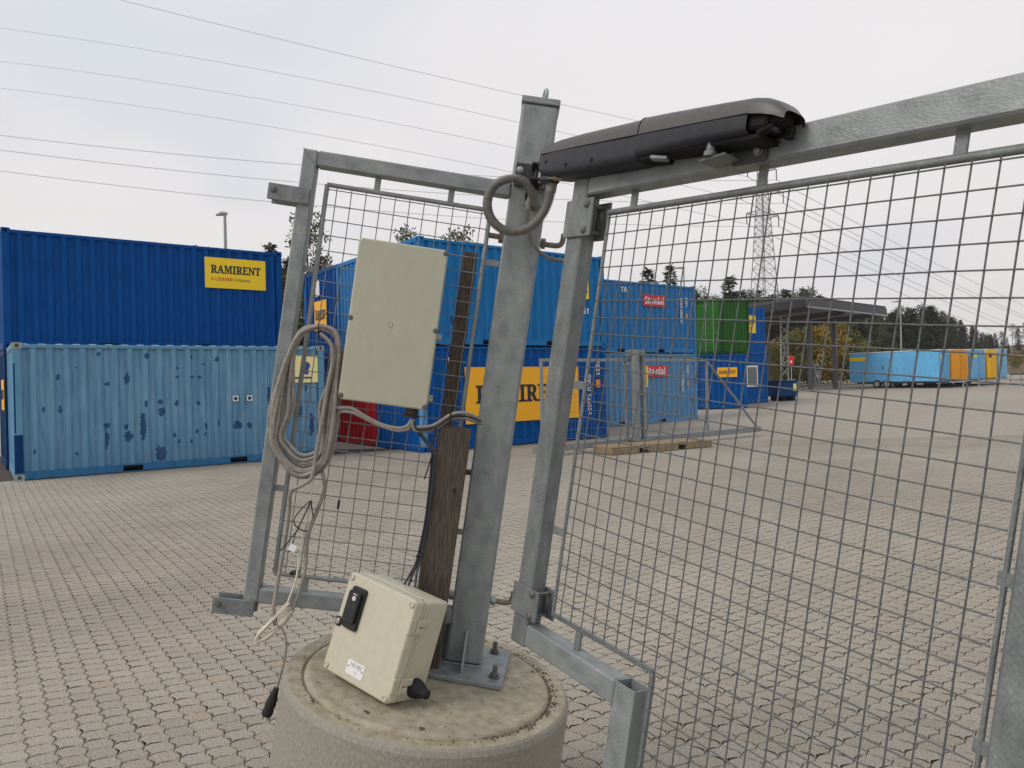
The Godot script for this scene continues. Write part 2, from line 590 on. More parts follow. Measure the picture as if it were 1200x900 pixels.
var cast_mesh: ArrayMesh
func container(label: String, corner: Vector2, yaw: float, base: float, o: Dictionary, m: Material, group := "shipping containers in the yard") -> Node3D:
	var L = o.get("len", 6.058)
	var D = o.get("dep", 2.438)
	var H = o.get("high", 2.591)
	var post_m = o.get("post", m)
	var t = thing("shipping_container", label, "container", Transform3D(Basis(Vector3.UP, yaw), W(corner.x, base, corner.y)), group)
	var y0 = 0.165
	var y1 = H - 0.1
	# corrugated walls
	var sl = L - 0.30
	part("side_panel", t, corrugated(sl, y0, y1), o.get("front", m), Transform3D(Basis(), Vector3(0.15, 0, -0.012)))
	part("side_panel", t, corrugated(sl, y0, y1), m, Transform3D(Basis(Vector3.UP, PI), Vector3(L - 0.15, 0, -D + 0.012)))
	var ew = D - 0.30
	var ends = [Transform3D(Basis(Vector3.UP, -PI / 2), Vector3(0.012, 0, -D + 0.15)), Transform3D(Basis(Vector3.UP, PI / 2), Vector3(L - 0.012, 0, -0.15))]
	for k in 2:
		if k == 0 and o.get("doors", false):
			for q in 2:
				var dm := MB.new()
				var w = ew / 2 - 0.01
				var x = q * ew / 2 + 0.005
				dm.box(Vector3(x + w / 2, (y0 + y1) / 2, -0.03), Vector3(w, y1 - y0 - 0.02, 0.03), 0.006)
				for r in 4:
					dm.box(Vector3(x + w / 2, y0 + 0.25 + r * (y1 - y0 - 0.2) / 4 + 0.13, -0.012), Vector3(w - 0.16, (y1 - y0) / 4 - 0.14, 0.02), 0.009)
				var door = part("door", t, dm.done(), m, ends[0])
				var bm := MB.new()
				for r in 2:
					bm.tube([Vector3(x + w * (0.28 + 0.44 * r), 0.1, 0.03), Vector3(x + w * (0.28 + 0.44 * r), H - 0.06, 0.03)], 0.017, 6)
				part("locking_rod", door, bm.done(), M.grey)
		else:
			part("end_panel", t, corrugated(ew, y0, y1, 0.05, 0.25), o.get("end", m), ends[k])
	# roof with shallow ribs
	var rm := MB.new()
	rm.box(Vector3(L / 2, H - 0.055, -D / 2), Vector3(L - 0.12, 0.02, D - 0.12))
	var ribs = int(L / 0.28)
	for i in ribs:
		rm.box(Vector3(0.2 + i * (L - 0.4) / (ribs - 1), H - 0.033, -D / 2), Vector3(0.13, 0.03, D - 0.14), 0.012)
	part("roof_panel", t, rm.done(), o.get("roof", m))
	# rails
	for z in [-0.03, -D + 0.03]:
		var tr := MB.new()
		tr.box(Vector3(L / 2, H - 0.068, z), Vector3(L - 0.3, 0.07, 0.06), 0.006)
		part("top_rail", t, tr.done(), post_m)
		var br := MB.new()
		var cut = o.get("pockets", L > 5.0)
		if cut:                                            # side rail broken by two forklift pockets
			var px = [0.15, L * 0.5 - 1.22, L * 0.5 - 0.86, L * 0.5 + 0.86, L * 0.5 + 1.22, L - 0.15]
			for i in [0, 2, 4]:
				br.box(Vector3((px[i] + px[i + 1]) / 2, 0.09, z + 0.0), Vector3(px[i + 1] - px[i], 0.15, 0.05), 0.006)
			for i in [1, 3]:
				br.box(Vector3((px[i] + px[i + 1]) / 2, 0.152, z), Vector3(px[i + 1] - px[i], 0.026, 0.05))
				br.box(Vector3((px[i] + px[i + 1]) / 2, 0.022, z), Vector3(px[i + 1] - px[i], 0.012, 0.05))
		else:
			br.box(Vector3(L / 2, 0.09, z), Vector3(L - 0.3, 0.15, 0.05), 0.006)
		part("bottom_rail", t, br.done(), o.get("rail", post_m))
	for x in [0.03, L - 0.03]:
		part("end_rail", t, bx(Vector3(x, H - 0.06, -D / 2), Vector3(0.06, 0.11, D - 0.34), 0.006), post_m)
		part("end_rail", t, bx(Vector3(x, 0.09, -D / 2), Vector3(0.06, 0.15, D - 0.34), 0.006), post_m)
	var fl := MB.new()
	fl.box(Vector3(L / 2, 0.12, -D / 2), Vector3(L - 0.1, 0.08, D - 0.12))
	for i in 6:
		fl.box(Vector3(0.4 + i * (L - 0.8) / 5.0, 0.055, -D / 2), Vector3(0.05, 0.05, D - 0.14))
	part("underframe", t, fl.done(), M.dark)
	for sx in 2:
		for sz in 2:
			var pm := MB.new()
			var cx = 0.075 if sx == 0 else L - 0.075
			var cz = -0.075 if sz == 0 else -D + 0.075
			pm.box(Vector3(cx, H / 2, cz), Vector3(0.15, H - 0.236, 0.15), 0.012)
			part("corner_post", t, pm.done(), o.get("left_post", post_m) if sx == 0 and sz == 0 else post_m)
			for sy in 2:
				var ox = -0.003 if sx == 0 else L + 0.003
				var oz = 0.003 if sz == 0 else -D - 0.003
				var b = Basis.from_scale(Vector3(1 if sx == 0 else -1, 1, 1 if sz == 0 else -1))
				part("corner_casting", t, cast_mesh, o.get("cast", post_m), Transform3D(b, Vector3(ox, 0.0 if sy == 0 else H - 0.118, oz)))
	return t

func plate(t: Node3D, called: String, c: Vector3, w: float, h: float, m: Material, turn := Basis()) -> MeshInstance3D:
	var b := MB.new()
	b.box(Vector3.ZERO, Vector3(w, h, 0.012), 0.002)
	return part(called, t, b.done(), m, Transform3D(turn, c))

func hire_sign(t: Node3D, c: Vector3, w: float, h: float, m: Material, sub := true, turn := Basis()) -> void:
	var s = plate(t, "sign_plate", c, w, h, m, turn)
	var I = Basis()
	if sub:
		text(s, "RAMIRENT", Vector3(0, h * 0.11, 0.008), h * 0.25, M.ink, slab, 1.0, "lettering", I, w * 0.82)
		text(s, "A", Vector3(-w * 0.385, -h * 0.2, 0.008), h * 0.10, M.ink, sans, 1.0, "lettering", I, w * 0.05)
		text(s, "LOXAM", Vector3(-w * 0.205, -h * 0.2, 0.008), h * 0.11, mat(rgb(190, 40, 30), 0.5), sans_bold, 1.0, "lettering", I, w * 0.26)
		text(s, "Company", Vector3(w * 0.09, -h * 0.2, 0.008), h * 0.10, M.ink, sans, 1.0, "lettering", I, w * 0.29)
	else:
		text(s, "RAMIRENT", Vector3(0, 0, 0.008), h * 0.30, M.ink, slab, 1.0, "lettering", I, w * 0.84)

func blotched_side(base: Color, deep: Color) -> StandardMaterial3D:   # sun-bleached paint with places where the older, darker coat shows
	var w = 1024
	var h = 400
	var n := FastNoiseLite.new()
	n.seed = 12
	n.frequency = 0.012
	var e := FastNoiseLite.new()
	e.seed = 13
	e.frequency = 0.05
	e.fractal_octaves = 3
	var im := Image.create(w, h, false, Image.FORMAT_RGB8)
	for j in h:
		for i in w:
			var a = n.get_noise_2d(i * 1.6, j * 0.35)
			var streak = n.get_noise_2d(i * 9.0, j * 0.4 + 500.0)
			var c = base.lerp(Color8(134, 170, 194), clampf(0.20 + 0.5 * a, 0.0, 0.5)).darkened(clampf(-streak * 0.22, 0.0, 0.2))
			c = c.lerp(deep, clampf((float(j) / h - 0.72) * 0.5 + a * 0.25, 0.0, 0.35))
			im.set_pixel(i, j, c)
	# patch centres and half sizes, in hundredths of the panel's length and height
	var spots = [[10, 24, .6, 2.5], [24.5, 30, .9, 1.5], [30.5, 26, .9, 4.5], [36.5, 48, .6, 3], [41, 47, .8, 2], [41.5, 56, 1.3, 3.5], [46.5, 48.5, .9, 2.5], [47, 17, .6, 1], [47, 25, .8, 1],
		[52, 25, .7, 1], [54.5, 25.5, .7, 1.2], [54, 49, .6, 2], [61, 9, 1.1, 2], [10.5, 51, .6, 2.5], [24, 66, 1, 2], [24, 78, .8, 7], [30, 68, .7, 2], [30.6, 76, 1.4, 4], [35.4, 68, 1, 11], [41, 93, 1.8, 6],
		[45.5, 77, .7, 2], [47, 83, .6, 2], [53.5, 75, .5, 2], [56.5, 70, .6, 3], [51.2, 83, .5, 2], [61, 68, .5, 3], [68, 71, 1.8, 3.5], [72.5, 72, 1, 2.5], [80, 45, 1, 9], [80, 80, 1.4, 8], [22, 5, .6, 1.5], [37, 6, 1, 2], [52, 7, .7, 1.5],
		[56, 14, .8, .8], [86, 30, .8, 6], [92, 60, 1.2, 7], [95, 38, .8, 3], [97, 75, 1, 10], [3, 84, .5, 2], [15, 88, .5, 1.5]]
	var pr := RandomNumberGenerator.new()
	pr.seed = 8
	for k in 6:
		spots.append([pr.randf_range(2, 98), pr.randf_range(8, 96), pr.randf_range(0.15, 0.5), pr.randf_range(0.6, 2.6)])
	for s in spots:
		var cx = s[0] * w / 100.0
		var cy = s[1] * h / 100.0
		var rx = s[2] * w / 100.0
		var ry = s[3] * h / 84.0
		for j in range(maxi(0, int(cy - ry * 1.6)), mini(h, int(cy + ry * 1.6))):
			for i in range(maxi(0, int(cx - rx * 1.8)), mini(w, int(cx + rx * 1.8))):
				var d = Vector2((i - cx) / rx, (j - cy) / ry).length() + 0.55 * e.get_noise_2d(i * 1.3, j)
				if d < 1.0:
					im.set_pixel(i, j, im.get_pixel(i, j).lerp(deep, clampf((1.0 - d) * 5.0, 0.0, 0.92)))
	var m := mat(Color.WHITE, 0.5)
	m.albedo_texture = ImageTexture.create_from_image(im)
	m.texture_repeat = false
	return m

func build_containers() -> void:
	cast_mesh = casting_mesh()
	var navy = paint(rgb(0, 72, 140), 101)
	var navy2 = paint(rgb(0, 80, 150), 102)
	var deep = paint(rgb(4, 52, 102), 103)
	var mid = paint(rgb(30, 114, 174), 104)
	var sky_blue = paint(rgb(56, 120, 176), 105)
	var pale = paint(rgb(92, 142, 184), 106)
	var faded = paint(rgb(98, 146, 178), 107)
	var red = paint(rgb(168, 18, 26), 108)
	var green = paint(rgb(46, 98, 40), 109)
	var blue2 = paint(rgb(4, 90, 164), 110)
	var G = func(c: Vector2) -> float:
		return land(c.x + 2.0, c.y + 1.5)
	# the left-hand stack
	var low = container("faded pale blue container with dark paint patches, alone in front on the paving", Vector2(-9.278, 13.549), YAW, 0.0, {"front": blotched_side(rgb(88, 138, 172), rgb(8, 64, 112)), "roof": paint(rgb(168, 184, 192), 111), "left_post": faded, "rail": paint(rgb(52, 108, 152), 114), "cast": paint(rgb(150, 158, 152), 112)}, faded)
	var wear := MB.new()
	wear.box(Vector3(0.03, 1.55, 0.003), Vector3(0.022, 1.3, 0.006), 0.002)
	wear.box(Vector3(0.078, 0.5, 0.003), Vector3(0.142, 0.72, 0.006), 0.002)
	part("dark_paint", low, wear.done(), deep)
	var st = plate(low, "sticker", Vector3(5.42, 2.05, 0.004), 0.95, 0.62, M.cream)
	var sg := MB.new()
	sg.lathe([Vector2(0, 0), Vector2(0.09, 0.0), Vector2(0.09, 0.004), Vector2(0, 0.004)], 16, Transform3D(Basis(Vector3.RIGHT, PI / 2), Vector3(0.2, 0.08, 0.006)))
	sg.box(Vector3(0.2, -0.06, 0.008), Vector3(0.1, 0.13, 0.004))
	sg.box(Vector3(0.08, -0.2, 0.008), Vector3(0.5, 0.045, 0.004))
	part("emblem", st, sg.done(), mat(rgb(40, 70, 140), 0.5))
	for k in 2:
		var mk := MB.new()
		mk.box(Vector3(4.02 + k * 0.3, 1.42, 0.0), Vector3(0.12, 0.12, 0.012), 0.002)
		var q = part("marking", low, mk.done(), M.white)
		var mk2 := MB.new()
		mk2.lathe([Vector2(0, 0), Vector2(0.04, 0.0), Vector2(0.04, 0.004), Vector2(0, 0.004)], 12, Transform3D(Basis(Vector3.RIGHT, PI / 2), Vector3(4.02 + k * 0.3, 1.42, 0.006)))
		part("symbol", q, mk2.done(), M.ink)
	var ca = Vector2(-10.82, 15.56)
	var under = container("dark blue container on the ground directly behind the faded pale blue one", ca, 0.65, 0.0, {}, deep)
	hire_sign(under, Vector3(-0.012, 1.6, -0.5), 1.0, 0.66, M.amber, false, Basis(Vector3.UP, -PI / 2))
	var up = container("dark blue container high up, yellow sign at its upper corner, above the faded one", ca, 0.65, 2.595, {"front": navy}, navy)
	hire_sign(up, Vector3(4.87, 1.93, 0.012), 1.5, 0.76, M.yellow)
	# the long row of containers standing side by side
	var e0 = Vector2(-2.16, 17.403)
	var e = container("dark blue container with a huge yellow banner across its side", e0, YAW, 0.0, {"left_post": pale}, navy2)
	hire_sign(e, Vector3(3.1, 1.33, 0.012), 3.75, 1.42, M.amber, false)
	text(e, "BNS", Vector3(0.95, 2.2, 0.012), 0.16, M.white, sans_bold, 1.0)
	text(e, "GVCU 120554", Vector3(5.38, 1.25, 0.012), 0.13, M.white, sans_bold, 1.0, "lettering", Basis(Vector3(0, 0, 1), -PI / 2))
	text(e, "22G1", Vector3(5.72, 2.0, 0.012), 0.13, M.white, sans_bold, 1.0, "lettering", Basis(Vector3(0, 0, 1), -PI / 2))
	plate(e, "warning_label", Vector3(5.72, 1.55, 0.012), 0.16, 0.22, mat(rgb(225, 140, 30), 0.5))
	var d = container("bright mid blue container with weathered corner, on top of the bannered one", e0, YAW, 2.595, {}, mid)
	var cs = plate(d, "sticker", Vector3(5.2, 1.75, 0.012), 0.46, 0.82, M.yellow)
	var cg := MB.new()
	cg.lathe([Vector2(0, 0), Vector2(0.09, 0.0), Vector2(0.09, 0.004), Vector2(0, 0.004)], 16, Transform3D(Basis(Vector3.RIGHT, PI / 2), Vector3(0, 0.16, 0.006)))
	cg.box(Vector3(0, -0.03, 0.008), Vector3(0.16, 0.14, 0.004))
	cg.box(Vector3(0, -0.22, 0.008), Vector3(0.34, 0.07, 0.004))
	part("emblem", cs, cg.done(), M.ink)
	text(d, "G1", Vector3(5.3, 1.0, 0.012), 0.16, M.white, sans_bold)
	for q in [[3.35, 1.35, 0.07, 0.2], [2.95, 0.5, 0.06, 0.16], [0.9, 0.6, 0.05, 0.14], [3.1, 0.25, 0.05, 0.1]]:
		var ob := MB.new()
		ob.prism([Vector2(-q[2], 0), Vector2(-q[2] * 0.4, -q[3]), Vector2(q[2] * 0.6, -q[3] * 0.8), Vector2(q[2], q[3] * 0.2), Vector2(q[2] * 0.3, q[3]), Vector2(-q[2] * 0.6, q[3] * 0.7)], -0.02, -0.006, Transform3D(Basis(), Vector3(q[0], q[1], 0.0)))
		part("paint_patch", d, ob.done(), deep)
	var step = RV * 2.5
	container("red container on the ground, narrow end showing below the upper beige box", e0 + step, YAW, 0.0, {}, red)
	container("dark blue container on the ground, next beyond the red one", e0 + step * 2.0, YAW, 0.0, {}, deep)
	container("mid blue container stacked on the red one", e0 + step, YAW, 2.595, {}, sky_blue)
	var c2 = container("dark blue container with small yellow sign and white holder on its end", e0 + step * 2.0, YAW, 2.595, {}, navy)
	hire_sign(c2, Vector3(-0.012, 1.2, -1.15), 0.95, 0.9, M.amber, false, Basis(Vector3.UP, -PI / 2))
	var wl = plate(c2, "document_holder", Vector3(-0.012, 2.05, -1.35), 0.3, 0.5, M.white, Basis(Vector3.UP, -PI / 2))
	wl.set_meta("label", "white document holder")
	var far_c = e0 + step * 3.0 + RU * 0.9
	container("dark blue container on the ground at the far end of the row", far_c, YAW, 0.0, {}, deep)
	container("dark blue upper container at the far end of the row", far_c, YAW, 2.595, {}, navy2)
	# the pair with red name plates
	var f0 = Vector2(2.32, 24.76)
	var gy = G.call(f0)
	for k in 2:
		var c = container(["pale blue container with red name plate, standing on the ground", "blue container with red name plate, on top of the pale blue one"][k], f0, YAW, gy + k * 2.595, {}, [pale, sky_blue][k])
		var s = plate(c, "name_plate", Vector3(3.72, 1.92, 0.012), 1.22, 0.42, M.red)
		text(s, "Stavdal", Vector3(0, 0, 0.008), 0.26, M.white, sans_bold, 1.0, "lettering", Basis(), 1.0)
		text(c, "TA", Vector3(2.15, 2.25, 0.01), 0.18, M.white, sans_bold)
		text(c, "STDU 2006 41", Vector3(5.2, 1.6, 0.01), 0.11, M.white, sans_bold, 1.0, "lettering", Basis(Vector3(0, 0, 1), -PI / 2))
		text(c, "22G1", Vector3(5.5, 1.95, 0.01), 0.11, M.white, sans_bold, 1.0, "lettering", Basis(Vector3(0, 0, 1), -PI / 2))
		plate(c, "warning_label", Vector3(5.5, 1.42, 0.01), 0.1, 0.16, mat(rgb(214, 150, 60), 0.5))
	# the stacks at the end of the row
	var j0 = Vector2(8.77, 34.8)
	var jy = G.call(j0)
	var j = container("dark blue container end with small amber sign, under the green one", j0, 0.0, jy, {"len": 2.438, "dep": 3.0, "pockets": false}, navy2)
	hire_sign(j, Vector3(1.5, 1.72, 0.012), 0.95, 0.46, M.amber, false)
	container("short green container with ribbed doors and lock rods, on top of the stack", Vector2(10.15, 35.2), YAW, jy + 2.595, {"len": 2.2, "high": 2.7, "doors": true, "pockets": false, "post": paint(rgb(28, 70, 28), 113)}, green)
	var k0 = Vector2(11.7, 38.4)
	var ky = G.call(k0)
	var k1 = container("blue office container with white framed window, on the ground below a yellow sign", k0, YAW, ky, {"len": 2.99, "pockets": false}, blue2)
	var win = plate(k1, "window", Vector3(1.55, 1.45, 0.006), 1.0, 1.15, M.white)
	var gl := MB.new()
	gl.box(Vector3(0, 0, 0.007), Vector3(0.8, 0.95, 0.006))
	part("pane", win, gl.done(), mat(rgb(86, 92, 96), 0.15))
	var sl := MB.new()
	for i in 8:
		sl.box(Vector3(0, -0.4 + i * 0.115, 0.016), Vector3(0.8, 0.03, 0.012))
	part("grille", win, sl.done(), M.grey)
	var i1 = container("blue container with cut off yellow sign, topmost beside the green one", k0 - RU * 0.2, YAW, ky + 2.595, {"len": 2.99, "pockets": false}, blue2)
	hire_sign(i1, Vector3(1.45, 1.65, 0.012), 1.35, 0.95, M.yellow)

# ---------------------------------------------------------------- the leaning gate
var ASM := Transform3D()
func near_frame() -> void:
	var U = Vector3(tan(deg_to_rad(9.1)), 1.0, tan(deg_to_rad(0.5))).normalized()     # up along the leaning post
	var zf = Vector3(0, 0, -1)
	zf = (zf - U * U.dot(zf)).normalized()
	var x = zf.cross(U).normalized()
	ASM = Transform3D(Basis(x, U, -zf), W(-0.2055, 0.6356, 2.6832))

func at(angle_deg := 0.0, o := Vector3.ZERO) -> Transform3D:
	return ASM * Transform3D(Basis(Vector3.UP, deg_to_rad(angle_deg)), o)

func bx(c: Vector3, s: Vector3, r := 0.004, b := Basis()) -> ArrayMesh:
	var m := MB.new()
	m.box(c, s, r, b)
	return m.done()

func tb(pts: Array, r, sides := 8) -> ArrayMesh:
	var m := MB.new()
	m.tube(pts, r, sides)
	return m.done()

func build_ring() -> void:
	var t = thing("concrete_ring", "round concrete ring filled with concrete, carrying the leaning gate post", "concrete ring", at(0, Vector3(-0.112, 0, 0.0932)))
	var m := MB.new()
	var prof = [Vector2(0.505, -0.74), Vector2(0.502, -0.02), Vector2(0.495, -0.006), Vector2(0.487, 0.0)]
	m.lathe(prof, 96)
	var mr := MB.new()
	mr.lathe([Vector2(0.487, 0.0), Vector2(0.441, -0.003), Vector2(0.437, -0.012), Vector2(0.425, -0.013)], 96)
	part("ring_wall", t, m.done(), M.concrete)
	part("ring_rim", t, mr.done(), M.fill)
	var f := MB.new()
	var rng := RandomNumberGenerator.new()
	rng.seed = 5
	# the fill: slightly uneven disc with a trowelled ridge
	var rs = [0.0, 0.08, 0.16, 0.24, 0.32, 0.375, 0.395, 0.408, 0.420, 0.427, 0.432]
	var hs = [0.003, 0.002, 0.003, 0.001, 0.001, 0.002, 0.004, 0.0075, 0.0075, 0.003, -0.012]
	var n := FastNoiseLite.new()
	n.frequency = 5.0
	f.smooth()
	for i in rs.size() - 1:
		for k in 72:
			var P = []
			for e in [[i, k], [i, k + 1], [i + 1, k + 1], [i + 1, k]]:
				var a = TAU * (e[1] % 72) / 72.0
				var r = rs[e[0]]
				P.append(Vector3(r * cos(a), hs[e[0]] - 0.002 + 0.0007 * n.get_noise_2d(r * cos(a), r * sin(a)), -r * sin(a)))
			f.tri(P[0], P[3], P[2])
			if i > 0:
				f.tri(P[0], P[2], P[1])
	part("concrete_fill", t, f.done(), M.fill)
	var g := MB.new()
	for i in 560:
		var a = rng.randf() * TAU
		var right = cos(a - 0.2) > 0.3
		var r = rng.randf_range(0.430, 0.462) if right or rng.randf() < 0.4 else rng.randf_range(0.2, 0.44)
		var s = rng.randf_range(0.0012, 0.0046) * (0.6 if r < 0.42 or not right else 1.0)
		var y = (-0.004 if r < 0.443 else -0.002) if r > 0.428 else 0.004
		g.box(Vector3(r * cos(a), y + s * 0.3, -r * sin(a)), Vector3(s * 2.0, s * 1.1, s * 1.5), s * 0.4, Basis(Vector3(rng.randf() - 0.5, 1, rng.randf() - 0.5).normalized(), rng.randf() * TAU))
	for i in 14:                                         # dead leaves and bark crumbs
		var a = rng.randf() * TAU
		var r = rng.randf_range(0.3, 0.46)
		g.box(Vector3(r * cos(a), 0.006, -r * sin(a)), Vector3(rng.randf_range(0.008, 0.02), 0.003, rng.randf_range(0.005, 0.01)), 0.001, Basis(Vector3(0.2, 1, 0.1).normalized(), rng.randf() * TAU))
	var d = part("loose_debris", t, g.done(), M.soil)
	d.set_meta("kind", "stuff")

func build_post() -> void:
	var t = thing("gate_post", "thick galvanised steel gate post leaning right, lifting eye on top", "gate post", at())
	var base = bx(Vector3(0.0, 0.010, -0.045), Vector3(0.325, 0.018, 0.335), 0.003, Basis(Vector3.UP, -0.09))
	part("base_plate", t, base, M.zinc)
	part("post", t, bx(Vector3(0, 1.058, -0.068), Vector3(0.136, 2.074, 0.136), 0.010), M.zinc)
	part("cap_plate", t, bx(Vector3(0, 2.107, -0.068), Vector3(0.142, 0.024, 0.142), 0.003), M.zinc)
	var eye := MB.new()
	var pts = []
	for i in 25:
		var a = TAU * i / 24.0 - PI / 2
		pts.append(Vector3(0.012 + 0.004 * cos(a), 2.15 + 0.022 * sin(a), -0.068 + 0.022 * cos(a)))
	eye.tube(pts, 0.0075, 10)
	eye.tube([Vector3(0.012, 2.115, -0.068), Vector3(0.012, 2.13, -0.068)], 0.014, 10)
	part("lifting_eye", t, eye.done(), tri_mat(noise_tex(0.05, [[0.0, rgb(128, 138, 132)], [1.0, rgb(176, 190, 184)]], 128), Vector3(9, 9, 9), 0.5, 0.2))
	var gs := MB.new()                                    # stiffeners welded between post and plate
	gs.prism([Vector2(0, 0), Vector2(0.085, 0), Vector2(0.085, 0.02), Vector2(0.012, 0.13), Vector2(0, 0.13)], -0.004, 0.004, Transform3D(Basis(Vector3.UP, -PI / 2), Vector3(0.0, 0.019, 0.0)))
	part("gusset", t, gs.done(), M.zinc)
	var gs2 := MB.new()
	gs2.prism([Vector2(-0.085, 0), Vector2(0, 0), Vector2(0, 0.13), Vector2(-0.012, 0.13), Vector2(-0.085, 0.02)], -0.005, 0.005, Transform3D(Basis(), Vector3(-0.068, 0.019, -0.068)))
	part("gusset", t, gs2.done(), M.zinc)
	var weld := MB.new()
	weld.tube([Vector3(-0.07, 0.021, 0.003), Vector3(0.07, 0.021, 0.003)], 0.005, 6)
	part("weld_seam", t, weld.done(), M.zinc)
	for p in [Vector3(0.113, 0.019, -0.155), Vector3(0.118, 0.019, 0.072), Vector3(-0.118, 0.019, 0.055), Vector3(-0.113, 0.019, -0.15)]:
		var b := MB.new()
		b.lathe([Vector2(0.021, 0), Vector2(0.021, 0.003), Vector2(0.0, 0.003)], 16, Transform3D(Basis(), p))
		b.lathe([Vector2(0.0155, 0.003), Vector2(0.0155, 0.016), Vector2(0.013, 0.018), Vector2(0.0, 0.018)], 6, Transform3D(Basis(), p))
		b.lathe([Vector2(0.0085, 0.016), Vector2(0.0085, 0.042), Vector2(0.007, 0.045), Vector2(0, 0.045)], 12, Transform3D(Basis(), p))
		part("anchor_bolt", t, b.done(), M.bolt)
	for h in [1.605, 0.25]:                                # threaded eye bolts that carry the leaf
		var r := MB.new()
		r.tube([Vector3(-0.140, h + 0.004, -0.067), Vector3(0.10, h - 0.002, -0.067)], 0.0105, 10)
		r.tube(smooth_path([Vector3(0.10, h - 0.002, -0.067), Vector3(0.135, h + 0.0, -0.067), Vector3(0.150, h + 0.014, -0.067), Vector3(0.152, h + 0.045, -0.067)], 0.006), 0.0105, 10)
		part("hinge_bolt", t, r.done(), M.rust_steel)
		var nt := MB.new()
		for x in [-0.088, 0.07]:
			nt.lathe([Vector2(0.02, 0), Vector2(0.02, 0.018), Vector2(0.0, 0.018)], 6, Transform3D(Basis(Vector3(0, 0, 1), -PI / 2), Vector3(x, h, -0.067)))
			nt.lathe([Vector2(0, 0), Vector2(0.02, 0.0)], 6, Transform3D(Basis(Vector3(0, 0, 1), -PI / 2), Vector3(x, h, -0.067)))
		part("nut", t, nt.done(), M.rust_steel if h > 1.0 else M.steel)
	part("spacer_bolt", t, tb([Vector3(-0.105, 0.718, -0.06), Vector3(-0.066, 0.718, -0.06)], 0.011), M.bolt)
	# cable entry and the hinge block for the opener
	var hole := MB.new()
	hole.lathe([Vector2(0.021, -0.001), Vector2(0.021, 0.0022), Vector2(0.0, 0.0022)], 20, Transform3D(Basis(Vector3.RIGHT, PI / 2).scaled_local(Vector3(0.9, 1, 1.35)), Vector3(0.008, 1.758, 0.0)))
	part("cable_entry", t, hole.done(), M.dark)
	var hb := MB.new()
	hb.box(Vector3(0.0, 1.828, 0.006), Vector3(0.115, 0.085, 0.010), 0.002)
	hb.box(Vector3(0.025, 1.80, 0.05), Vector3(0.05, 0.008, 0.09), 0.002)
	hb.box(Vector3(0.025, 1.853, 0.05), Vector3(0.05, 0.008, 0.09), 0.002)
	hb.box(Vector3(0.03, 1.826, 0.03), Vector3(0.03, 0.05, 0.04), 0.003)
	part("hinge_bracket", t, hb.done(), mat(rgb(44, 45, 48), 0.5))
	var hp := MB.new()
	for p in [Vector3(-0.042, 1.845, 0.011), Vector3(-0.042, 1.81, 0.011), Vector3(0.045, 1.795, 0.011)]:
		hp.bolt(p, Vector3(0, 0, 1), 0.009, 0.010)
	hp.tube([Vector3(0.035, 1.79, 0.075), Vector3(0.035, 1.872, 0.075)], 0.008, 10)
	part("bracket_bolt", t, hp.done(), M.steel)

func wires(parent: Node3D, lines: Array, sd: int, wm: Material) -> void:
	var rng := RandomNumberGenerator.new()
	rng.seed = sd
	for l in lines:
		var a: Vector3 = l[0]
		var b: Vector3 = l[1]
		var pts = []
		var k = maxi(3, int(a.distance_to(b) / 0.16))
		var side = Vector3(0, 0, 1) * 0.0016
		for i in k + 1:
			var j = rng.randf_range(-0.0011, 0.0011) if i > 0 and i < k else 0.0
			pts.append(a.lerp(b, float(i) / k) + (Vector3(j, 0, 0) if absf(a.x - b.x) < 0.05 else Vector3(0, j, 0)) + side * rng.randf_range(-0.6, 0.6))
		part("wire", parent, tb(pts, 0.00195, 6), wm)

